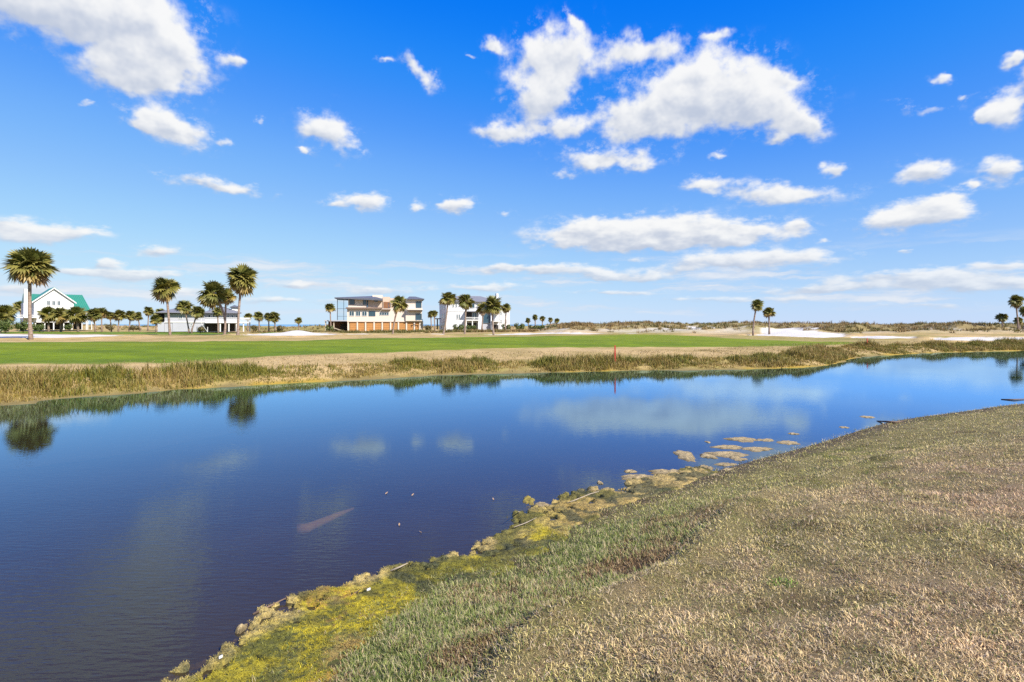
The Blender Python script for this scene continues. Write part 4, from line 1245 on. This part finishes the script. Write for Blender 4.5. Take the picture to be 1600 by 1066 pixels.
DB, _ = signed_poly(bx, by, FAR)
rel = np.repeat(np.clip(off / wide, 0, 1), nb)
tall = np.repeat(r_.uniform(.55, 1.2, ncl) * (.55 + .75 * sstep(pat, .38, .62)), nb) * 1.22
hgt = tall * r_.uniform(.5, 1.1, ncl * nb) * np.interp(rel, [0, .1, .28, .48, .75, .92, 1], [.30, .42, .36, .46, .74, .64, .42])
hgt *= np.interp(bx, [-30, -15, -5, 60], [.74, .70, .70, .80])
ok = DB > .32
bx, by, hgt, rel = bx[ok], by[ok], hgt[ok], rel[ok]
n = len(bx)
hue = np.repeat(fbm(cx * .5, cy * .5, 82, 3) + r_.normal(0, .10, ncl), nb)[ok]
cg = pick([(.145, .15, .010), (.095, .112, .010), (.20, .18, .012), (.25, .19, .02)], [3, 2, 3, 1], n, r_)
cs = pick([(.40, .27, .09), (.31, .20, .055), (.28, .205, .03)], [2, 2, 2], n, r_)
t_ = sstep(hue + r_.normal(0, .08, n), .48, .62)
dry = np.where((rel > .16) & (rel < .46), .75, np.where(rel < .16, .2, 0)) * r_.random(n)
c_ = lerp(cg, cs, np.clip(t_ + dry, 0, 1))
c_ *= r_.uniform(.75, 1.2, n)[:, None]
o = blades("marsh_grass", bx, by, h_far(bx, by) - .04, hgt, r_.uniform(.022, .045, n) * np.interp(by, [20, 60], [.8, 1.5]),
           np.abs(r_.normal(.12, .16, n)), r_.uniform(0, 6.28, n), c_ * .8, lerp(c_, C(.30, .24, .10), np.full(n, .3)), seed=1)
tag(o, "green and straw marsh grass lining the far pond bank", "marsh grass", kind="stuff")
# short dry turf fringe behind the reeds
n = 26000
s_ = s_lo + (s_hi - s_lo) * r_.random(n); p_ = along(s_); pe = along(s_ + .3); tg = pe - p_; tg /= np.linalg.norm(tg, axis=1)[:, None]
of = 1.2 + 9 * r_.random(n) ** 1.3
bx = p_[:, 0] - tg[:, 1] * of; by = p_[:, 1] + tg[:, 0] * of
c_ = pick([(.33, .24, .115), (.26, .19, .08), (.20, .17, .05)], [3, 2, 1], n, r_) * r_.uniform(.8, 1.2, n)[:, None]
o = blades("rough_turf", bx, by, h_far(bx, by) - .02, r_.uniform(.05, .16, n), r_.uniform(.02, .05, n), np.abs(r_.normal(.4, .3, n)), r_.uniform(0, 6.28, n), c_ * .85, c_, seed=2)
tag(o, "short dry turf behind the far bank reeds", "turf", kind="stuff")

# --- sea oats and brush on the dunes, scrub in front of the houses
n_t = 7000
ty = 110 + 100 * r_.random(n_t) ** 1.15; tu = r_.uniform(.0, 1.15, n_t); tx = tu * ty
veg_ = fbm(tx * .12, ty * .16, 64, 4) + .25 * (h_far(tx, ty) - 1.9)
inb_ = np.max([inside_sd(tx, ty, p) for _, p in BUNK], axis=0)
kp = (r_.random(n_t) < np.maximum(sstep(veg_, .38, .52), .26) * sstep(ty, 110, 117)) & (inb_ < -1) & (tx > 8 + ty * .02)
tx, ty = tx[kp], ty[kp]
# scrub belt left of the dunes, at the foot of the houses
n_s = 1500
sy = r_.uniform(122, 134, n_s); su = r_.uniform(-.45, .14, n_s); sxx = su * sy
pxs = su * FPX + 800
ks = ((pxs > 395) & (fbm(sxx * .3, sy * .3, 90, 3) > .42)) | ((pxs > 160) & (pxs < 245) & (r_.random(n_s) < .5))
kq = r_.random(n_s) < np.interp(pxs, [395, 500, 660, 900], [.4, .5, .9, 1])
sxx, sy = sxx[ks & kq], sy[ks & kq]
# scrub along the skyline
n_k = 900
ky = r_.uniform(178, 215, n_k); ku = r_.uniform(-.95, .02, n_k); kx = ku * ky
tx = np.concatenate([tx, sxx, kx]); ty = np.concatenate([ty, sy, ky])
nt_ = len(tx); nb = 16
rad = r_.uniform(.35, .9, nt_)
bx = np.repeat(tx, nb) + r_.normal(0, 1, nt_ * nb) * np.repeat(rad, nb) * .5; by = np.repeat(ty, nb) + r_.normal(0, 1, nt_ * nb) * np.repeat(rad, nb) * .5
n = len(bx)
hh = np.repeat(r_.uniform(.4, 1.05, nt_), nb) * r_.uniform(.6, 1.1, n)
hu = np.repeat(fbm(tx * .1, ty * .1, 91, 3) + r_.normal(0, .1, nt_), nb)
c_ = lerp(pick([(.30, .20, .08), (.38, .26, .11), (.22, .15, .06)], [3, 2, 2], n, r_), pick([(.11, .12, .025), (.16, .15, .04)], [1, 1], n, r_), .8 * sstep(hu, .43, .57))
c_ *= r_.uniform(.75, 1.2, n)[:, None]
o = blades("dune_grass", bx, by, h_far(bx, by) - .08, hh, r_.uniform(.07, .15, n), np.abs(r_.normal(.3, .25, n)), r_.uniform(0, 6.28, n), c_ * .8, c_, seed=3)
tag(o, "tan sea oats and brush on the far dunes", "dune grass", kind="stuff")

ARC_A = float(signed_poly(np.array([-3.6]), np.array([3.4]), NEAR)[1][0]); ARC_B = float(signed_poly(*[np.array([v]) for v in wpt(1105, 735)], NEAR)[1][0])
def mat_edge(arc):
    # inner edge of the algae mat: wide at the lower left, narrow further on
    return np.interp((arc - ARC_A) / (ARC_B - ARC_A), [0, .15, .3, .45, .6, .8, 1.0], [1.35, 1.22, .98, .55, .60, .46, .2])
# --- near lawn: dormant turf blades, finer towards the viewer
r_ = np.random.default_rng(33)
N0 = 1150000
Y = 1.5 * (26 / 1.5) ** (r_.random(N0) ** .80)
U = r_.uniform(-1.15, 1.25, N0)
X = U * Y
D, ARC = signed_poly(X, Y, NEAR)
steep = 1 - sstep(Y - .30 * X, 7.6, 10.6)
edge = mat_edge(ARC) * np.where(Y > 12.5, .3, 1) - .08 + (fbm(X * 1.5, Y * 1.5, 92, 3) - .5) * .5
bare = sstep(fbm(X * 1.3, Y * 1.3, 95, 4) * .55 + fbm(X * 5.5, Y * 5.5, 96, 3) * .45, .34, .52)
kp = ((D > edge) | ((D > edge * .5) & (r_.random(N0) < .16) & (edge > .2))) & (D < 26) & (r_.random(N0) < .45 + .55 * bare)
X, Y, D, steep = X[kp], Y[kp], D[kp], steep[kp]
Z = h_near(X, Y)
vis = (HOR + FPX * (CAMH - Z) / Y < 1230)
X, Y, D, Z, steep = X[vis], Y[vis], D[vis], Z[vis], steep[vis]
MAXB = 440000
if len(X) > MAXB:
    sel = r_.choice(len(X), MAXB, replace=False)
    X, Y, D, Z, steep = X[sel], Y[sel], D[sel], Z[sel], steep[sel]
n = len(X)
c_ = lawn_colour(X, Y, D)
lum = r_.uniform(.38, 1.5, n)
c_ = c_ * lum[:, None]
bl = r_.random(n)
mot = fbm(X * 3.2, Y * 3.2, 97, 4)
c_ = c_ * (.80 + .40 * sstep(mot, .30, .62))[:, None]
c_ = np.where((bl < .13)[:, None], C(.74, .58, .38) * r_.uniform(.8, 1.15, n)[:, None], c_)
c_ = np.where((bl > .90)[:, None], C(.20, .24, .05), c_)
c_ = np.where(((bl > .76) & (bl < .90))[:, None], C(.21, .125, .075) * r_.uniform(.6, 1.3, n)[:, None], c_)
onslope = (1 - sstep(D, 2.3, 2.85)) * steep * (1 - sstep(Y + (fbm(X * 1.1, Y * 1.1, 98, 3) - .5) * 3, 7.0, 9.0) * .8)
nn = fbm(X * 2.2, Y * 2.2, 72, 4) * .7 + fbm(X * .55, Y * .55, 71, 4) * .3 + .12 * sstep(D, 1.6, 2.4)
gs = pick([(.27, .31, .07), (.20, .26, .06), (.44, .41, .17), (.52, .42, .24)], [2, 2, 2, 2], n, r_) * r_.uniform(.7, 1.25, n)[:, None]
br = pick([(.26, .16, .07), (.42, .28, .13), (.55, .40, .22)], [2, 2, 1], n, r_) * r_.uniform(.7, 1.2, n)[:, None]
c_ = np.where((r_.random(n) < onslope)[:, None], np.where((nn + r_.normal(0, .10, n) > .70)[:, None], br, gs), c_)
fz = np.interp(Y, [2, 6, 14, 26], [.72, .95, 1.5, 2.3])
tuft = .45 + 1.2 * fbm(X * 5, Y * 5, 93, 3)
L = r_.uniform(.022, .058, n) * tuft * np.interp(Y, [2, 8, 26], [1, 1.05, 1.3]) * (1 + .45 * onslope)
W = r_.uniform(.0040, .0085, n) * fz
lean = np.clip(np.abs(r_.normal(.98, .42, n)) * (1 - .55 * onslope), 0, 1.5)
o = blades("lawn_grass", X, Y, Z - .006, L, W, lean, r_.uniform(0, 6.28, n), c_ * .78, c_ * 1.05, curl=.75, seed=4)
tag(o, "straw-coloured dormant lawn grass on the near bank", "lawn grass", kind="stuff")
# small bright green weed tuft in the lawn
def weed(label, px, py, z, rad, nb, h0, h1, seed):
    q_ = np.random.default_rng(seed)
    x0, y0 = wpt(px, py, z)
    a_, rr_ = q_.uniform(0, 6.28, nb), rad * np.sqrt(q_.random(nb))
    x_, y_ = x0 + rr_ * np.cos(a_), y0 + rr_ * np.sin(a_)
    cc = pick([(.16, .27, .04), (.22, .32, .05), (.12, .20, .04)], [2, 2, 1], nb, q_)
    o_ = blades("weed_tuft", x_, y_, h_near(x_, y_), q_.uniform(h0, h1, nb), q_.uniform(.006, .011, nb), q_.uniform(.2, 1.1, nb), q_.uniform(0, 6.28, nb), cc, cc * 1.1, seed=seed)
    tag(o_, label, "weed")
weed("small bright green weed tuft in the dry lawn", 1222, 868, 1.0, .12, 70, .02, .045, 51)
# ---------------------------------------------------------------- algae along the near bank
NL = np.array(NEAR); segn = np.hypot(*(NL[1:] - NL[:-1]).T); cumn = np.concatenate([[0], np.cumsum(segn)])
def near_at(s, d):
    p = np.stack([np.interp(s, cumn, NL[:, 0]), np.interp(s, cumn, NL[:, 1])], -1)
    e = np.stack([np.interp(s + .5, cumn, NL[:, 0]), np.interp(s + .5, cumn, NL[:, 1])], -1) - np.stack([np.interp(s - .5, cumn, NL[:, 0]), np.interp(s - .5, cumn, NL[:, 1])], -1)
    e /= np.linalg.norm(e, axis=-1, keepdims=True)
    return p + np.stack([e[..., 1], -e[..., 0]], -1) * d[..., None]
def near_s(pt):
    return float(signed_poly(np.array([pt[0]]), np.array([pt[1]]), NEAR)[1][0])
sA, sB = ARC_A, ARC_B
ss = np.arange(sA, sB, .022); dd = np.arange(-.75, 1.75, .022)
S, Dd = np.meshgrid(ss, dd)
Pn = near_at(S, Dd)
AX, AY = Pn[..., 0], Pn[..., 1]
t_along = (S - sA) / (sB - sA)
big = fbm(AX * .8, AY * .8, 101, 3); med = fbm(AX * 2.6, AY * 2.6, 102, 4)
f1, rid = cells(AX * 9 + med * 2.5, AY * 9 + big * 2, 103)
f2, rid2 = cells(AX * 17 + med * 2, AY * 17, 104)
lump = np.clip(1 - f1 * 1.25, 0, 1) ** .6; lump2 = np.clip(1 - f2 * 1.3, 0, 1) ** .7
fine = fbm(AX * 32, AY * 32, 105, 3)
# outer edge of the mat, wandering; the mat thins out at the far end
outer = -.06 - .42 * sstep(big, .42, .66) + .18 * sstep(t_along, .72, 1.0)
spur = np.exp(-((S - near_s(wpt(815, 800))) / .40) ** 2) * .50
outer = outer - spur
cover = sstep(Dd - outer + (med - .5) * .34 + (rid - .5) * .30, -.03, .08) * (1 - sstep(Dd + (med - .5) * .55, mat_edge(S) + .02, mat_edge(S) + .16))
gap = sstep(Dd, .0, .5)
cover = cover * np.where(rid < .16 * (1 - gap), .0, 1.0)
hz_ = .012 + .022 * lump * (.5 + rid) * (1 - .45 * sstep(Dd, .2, .7)) + .022 * lump2 + .018 * (fine - .5)
AZ = np.where(cover > .02, hz_ * cover - .05 * (1 - cover), -.06)
ground_ = h_near(AX, AY)
AZ = np.where(Dd > .1, np.maximum(AZ, ground_ + .012 + hz_ * .55 * cover - .05 * (1 - cover)), AZ)
# colours: pale crust at the rim, yellow-green mat, rusty patches, dark wet patches, darker gaps between lumps
crust = C(.46, .34, .14); yel = C(.42, .335, .02); oliv = C(.15, .145, .025); rust = C(.42, .24, .04); dark = C(.045, .05, .025)
kc = lerp(np.broadcast_to(yel, AX.shape + (3,)), oliv, sstep(med * .6 + fine * .4, .46, .62))
kc = lerp(kc, rust, .85 * sstep(big * .6 + .4 * fbm(AX * 5, AY * 5, 107, 3) + .26 * (t_along - .45) + (fine - .5) * .35 + (rid - .5) * .12, .50, .60))
kc = lerp(kc, crust, (1 - sstep(Dd - outer, .06, .30)) * .8)
kc = lerp(kc, C(.33, .245, .085), sstep(t_along + (big - .5) * .5 + (med - .5) * .5, .30, .48) * .75)
kc = lerp(kc, crust * .9, sstep(t_along, .62, .85) * .5)
kc = lerp(kc, oliv * .7, .8 * sstep(fbm(AX * 1.4, AY * 1.4, 106, 4), .50, .60) * (.45 + .55 * sstep(t_along, .2, .4)))
kc = lerp(kc, dark * 1.3, .75 * sstep(fbm(AX * 3.1, AY * 3.1, 108, 4), .57, .66) * (.5 + .5 * sstep(t_along, .2, .4)))
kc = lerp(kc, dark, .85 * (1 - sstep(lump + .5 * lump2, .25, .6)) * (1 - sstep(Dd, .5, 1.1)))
kc = lerp(kc, dark, .55 * sstep(fine, .58, .75))
kc = kc * (.75 + .5 * rid[..., None])
idx = np.arange(AX.size).reshape(AX.shape)
q = np.stack([idx[:-1, :-1], idx[:-1, 1:], idx[1:, 1:], idx[1:, :-1]], -1).reshape(-1, 4)
az_f = AZ.reshape(-1)[q].max(1); cv_f = cover.reshape(-1)[q].max(1)
q = q[(az_f > -.045) & (cv_f > .02)]
u, inv = np.unique(q.ravel(), return_inverse=True)
AV = np.stack([AX, AY, AZ], -1).reshape(-1, 3)
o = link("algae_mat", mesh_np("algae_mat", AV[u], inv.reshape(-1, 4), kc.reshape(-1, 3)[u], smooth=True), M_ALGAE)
tag(o, "yellow-green and rusty algae mat along the near water's edge", "algae", kind="stuff")
# filaments standing up out of the mat so that it reads as fuzz
r_ = np.random.default_rng(44)
cand = np.flatnonzero((cover.reshape(-1) > .6))
w_ = 1.0 / AY.reshape(-1)[cand]
sel = r_.choice(cand, 60000, p=w_ / w_.sum())
n = len(sel)
jx, jy = AX.reshape(-1)[sel] + r_.uniform(-.011, .011, n), AY.reshape(-1)[sel] + r_.uniform(-.011, .011, n)
ck = kc.reshape(-1, 3)[sel] * r_.uniform(.7, 1.35, n)[:, None]
o = blades("algae_filaments", jx, jy, AZ.reshape(-1)[sel] - .004, r_.uniform(.012, .032, n), r_.uniform(.004, .009, n), r_.uniform(.3, 1.4, n), r_.uniform(0, 6.28, n), ck, ck, seed=5)
tag(o, "fuzzy filaments on the near algae mat", "algae", kind="stuff")

# ---------------------------------------------------------------- floating clumps, each its own thing
def clump(label, px, py, wpx, hpx, rise, pale, seed, name="algae_clump"):
    q_ = np.random.default_rng(seed)
    x0, y0 = wpt(px, py)
    s = y0 / FPX
    rx = wpx * s * .5; ry = max(.03, hpx * s * .5 / max(.12, CAMH / y0))
    nr, na = 9, 44
    ph = q_.uniform(0, 6.28, 9); am = q_.uniform(.05, .20, 9) / (1 + .3 * np.arange(9))
    base = [C(.40, .30, .15), C(.36, .27, .05), C(.30, .24, .05)][pale]
    t, a = np.meshgrid(np.linspace(0, 1, nr + 1), np.arange(na) * 2 * np.pi / na, indexing='ij')
    e = 1 + sum(am[m_] * np.sin((m_ + 2) * a + ph[m_]) for m_ in range(9))
    x_, y_ = rx * t * e * np.cos(a), ry * t * e * np.sin(a)
    nz = fbm((x0 + x_) * 14, (y0 + y_) * 14, seed, 3)
    z_ = .5 * rise * (1 - t ** 2.2) * (.35 + 1.3 * nz) + .012 - .035 * t ** 6 + (nz - .5) * .025 * (1 - t ** 4)
    vv = np.stack([x_, y_, z_], -1).reshape(-1, 3); kk = lerp(base * (.40 + 1.0 * nz)[..., None], C(.10, .075, .035), .75 * sstep(t + (nz - .5) * .9, .62, .98)).reshape(-1, 3)
    ff = []
    for i in range(nr):
        for k in range(na):
            ff.append((i * na + k, (i + 1) * na + k, (i + 1) * na + (k + 1) % na, i * na + (k + 1) % na))
    o_ = link(name, mesh_np(name, vv, np.array(ff), kk, smooth=True), M_ALGAE, loc=(x0, y0, 0))
    tag(o_, label, "algae clump", "algae clumps afloat off the near bank")
for i, a in enumerate((
    ("tallest heaped algae clump afloat right of the bank corner", 1070, 712, 32, 20, .045, 0),
    ("farthest wide algae raft off the near bank", 1160, 687, 54, 8, .03, 0),
    ("thin algae raft right of the farthest wide raft", 1196, 688, 30, 5, .02, 0),
    ("algae raft closest to the lawn crest, far end", 1231, 692, 36, 7, .03, 0),
    ("sliver of algae afloat beyond the lawn crest", 1240, 678, 17, 3, .015, 0),
    ("ragged algae raft above the largest raft", 1138, 699, 52, 7, .03, 0),
    ("algae raft right of the ragged one, near the lawn crest", 1182, 702, 56, 7, .03, 0),
    ("largest algae raft among the floating patches", 1136, 710, 74, 10, .04, 0),
    ("small algae clump between heap and largest raft", 1106, 713, 28, 8, .03, 0),
    ("algae raft below the right end of largest raft", 1152, 717, 28, 7, .03, 0),
    ("round algae clump below the small one", 1103, 731, 21, 8, .05, 0),
    ("algae clump touching the lawn edge under the round one", 1110, 742, 26, 8, .05, 0),
    ("long thin algae raft right of the round clump", 1134, 726, 40, 5, .03, 0),
    ("short algae raft just off the lawn crest", 1140, 735, 24, 6, .03, 0),
    ("tiny speck of algae left of the ragged raft", 1106, 691, 10, 3, .015, 0),
    ("long algae raft left of the heaped clump's foot", 1048, 738, 72, 9, .04, 0),
    ("algae raft at the water's edge left of the long raft", 996, 746, 52, 11, .05, 0),
    ("small algae clump beyond the edge raft", 985, 737, 18, 5, .03, 0),
    ("round algae clump by the stick's right end", 929, 769, 21, 9, .05, 0),
    ("algae clump next to the stick's round clump", 948, 767, 16, 10, .05, 0),
    ("tiny algae clump above the stick's round clump", 937, 755, 9, 5, .03, 0),
    ("left of two round yellow clumps beside the mat tip", 673, 890, 14, 13, .06, 1),
    ("right of two round yellow clumps beside the mat tip", 689, 896, 17, 12, .06, 1),
    ("long pale crust of algae afloat at lower left", 415, 962, 35, 9, .02, 0),
    ("pale slab of algae touching the lower mat", 465, 962, 36, 13, .04, 0),
    ("small pale clump at the lower end of the mat", 378, 984, 14, 14, .06, 0),
    ("upright tuft of orange algae at the mat's spur", 826, 782, 20, 16, .03, 1),
    ("algae clump between spur and stick", 846, 790, 26, 10, .04, 0),
    ("floating fragment of algae beyond the lawn crest, right", 1355, 652, 22, 4, .02, 0),
    ("small floating fragment before the grassy point", 1318, 668, 14, 3, .015, 0),
)):
    clump(*a, 900 + i)

# ---------------------------------------------------------------- sticks, log, leaves, stakes, litter
M_STICK = mat_plain("bleached_wood", (.33, .27, .20), rough=.85, var=.25, scale=9.0)
M_LOG = mat_plain("sunken_wood", (.62, .42, .29), rough=.85, var=.3, scale=5.0, bump=.02)
M_DRY = mat_plain("dry_leaf", (.30, .20, .12), rough=.8, var=.2)
M_RED = mat_plain("red_stake_paint", (.42, .035, .022), rough=.5, var=.12, scale=4.0)
M_DARKW = mat_plain("wet_twig", (.14, .09, .06), rough=.6, var=.3, scale=7.0)
def twig(name, label, cat, pts, radii, mat, group=None, sides=6):
    P0 = Vector(pts[0])
    V, F = tube([tuple(Vector(p) - P0) for p in pts], radii, sides, len(label), .12)
    o_ = link(name, mesh_np(name, V, F, smooth=True), mat, loc=P0)
    return tag(o_, label, cat, group)
def w3(px, py, z):
    x, y = wpt(px, py, z)
    return (x, y, z)
o = twig("sunken_log", "sunken brown log lying just under the water in the pond", "log", [w3(466, 829, -.108), w3(480, 826, -.088), w3(505, 815, -.062), w3(525, 806, -.059), w3(552, 795, -.040)], [.10, .080, .056, .052, .02], M_LOG, sides=9)
twig("stick", "bleached stick reaching from the algae over the water", "stick", [w3(880, 788, .02), w3(900, 781, .04), w3(922, 772, .06), w3(936, 768, .05)], [.006, .009, .009, .007], M_STICK, "sticks at the near edge")
twig("stick", "thin upright reed stem on the algae spur", "stick", [w3(812, 800, .0), w3(810.5, 800, .13), w3(810, 800, .27)], [.009, .008, .004], M_STICK, "sticks at the near edge")
twig("stick", "dead twig lying across the algae below the spur", "stick", [w3(803, 824, .08), w3(822, 817, .09), w3(838, 809, .08)], [.006, .007, .004], M_STICK, "sticks at the near edge")
twig("stick", "dark wet branch in the water at lower left", "stick", [w3(395, 960, .0), w3(420, 948, .03), w3(440, 938, .03), w3(453, 932, .05)], [.012, .012, .009, .004], M_DARKW, "sticks at the near edge")
twig("stick", "dark forked twig by the lower mat edge", "stick", [w3(535, 940, .02), w3(552, 929, .05), w3(563, 921, .04)], [.008, .010, .005], M_DARKW, "sticks at the near edge")
twig("stick", "curled dead stem at the tip of the yellow mat", "stick", [w3(610, 892, .05), w3(625, 886, .08), w3(637, 880, .10)], [.010, .009, .005], M_STICK, "sticks at the near edge")
twig("driftwood", "dark driftwood lying off the grassy point at right", "driftwood", [w3(1370, 658, .0), w3(1385, 659, .06), w3(1400, 660, .07), w3(1412, 658, .03)], [.015, .035, .035, .015], M_DARKW)
twig("driftwood", "dark stick afloat near the right picture edge", "driftwood", [w3(1564, 624, .01), w3(1585, 624.5, .03), w3(1604, 623.5, .02)], [.015, .025, .015], M_DARKW)
def leaf(label, px, py, size, seed):
    q_ = np.random.default_rng(seed)
    x, y = wpt(px, py)
    a = q_.uniform(0, 3.1)
    vv = [(-1, 0, .002), (-.35, .42, .010), (.45, .36, .016), (1, .02, .022), (.4, -.38, .012), (-.4, -.36, .008), (0, 0, .002)]
    ca, sa = math.cos(a), math.sin(a)
    vv = [((p * ca - q2 * sa) * size, (p * sa + q2 * ca) * size, z * 1.4 + .001) for p, q2, z in vv]
    me = poly_mesh("floating_leaf", vv, [(6, i, (i + 1) % 6) for i in range(6)])
    o_ = link("floating_leaf", me, M_DRY, loc=(x, y, 0.002))
    tag(o_, label, "leaf", "dead leaves afloat")
for i, a in enumerate((("dead leaf afloat right of the sunken log, leftmost of two", 604, 772, .036), ("dead leaf afloat right of the leftmost one", 645, 774.5, .036),
                       ("dead leaf afloat near the algae spur", 771, 781.5, .034), ("lone dead leaf afloat below the pair", 624, 821.5, .034), ("smallest dead leaf afloat nearest the mat", 657, 833, .02))):
    leaf(*a, 60 + i)
def litter(label, px, py, z, sx, sy):
    x, y = wpt(px, py, z)
    vv = [(-sx, -sy, 0), (sx, -sy * .7, .006), (sx * .9, sy, .012), (-sx * .8, sy * .8, .004), (-sx, -sy, .02), (sx, -sy * .7, .028), (sx * .9, sy, .03), (-sx * .8, sy * .8, .022)]
    o_ = link("litter_scrap", poly_mesh("litter_scrap", vv, BOXF), M_WHITE, loc=(x, y, z))
    o_.rotation_euler = (0, 0, .4)
    tag(o_, label, "litter", "white scraps on the algae")
litter("white scrap lying on the algae near the mat's yellow tip", 576, 923, .05, .020, .005)
litter("white scrap lying low on the lower left mat edge", 345, 1029, .05, .015, .005)
def stake(label, px, py_top, Y, zt, w):
    X = (px - 800) / FPX * Y
    zg = float(h_far(np.array([X]), np.array([Y]))[0])
    me = bpy.data.meshes.new("hazard_stake")
    h_ = zt - zg
    vv = box_verts(-w, w, -w, w, -.3, h_) + [(0, 0, h_ + w * 1.2)]
    me.from_pydata(vv, [], [(0, 3, 2, 1), (0, 1, 5, 4), (1, 2, 6, 5), (2, 3, 7, 6), (3, 0, 4, 7), (4, 5, 8), (5, 6, 8), (6, 7, 8), (7, 4, 8)])
    me.update()
    o_ = link("hazard_stake", me, M_RED, loc=(X, Y, zg))
    tag(o_, label, "stake", "red hazard stakes")
stake("red wooden hazard stake in the reeds at the middle of the far bank", 961, 540, 38.4, CAMH - (540.5 - HOR) * 38.4 / FPX, .04)
stake("distant red hazard stake at the right bend of the far bank", 1355, 529, 60, CAMH - (529 - HOR) * 60 / FPX, .04)
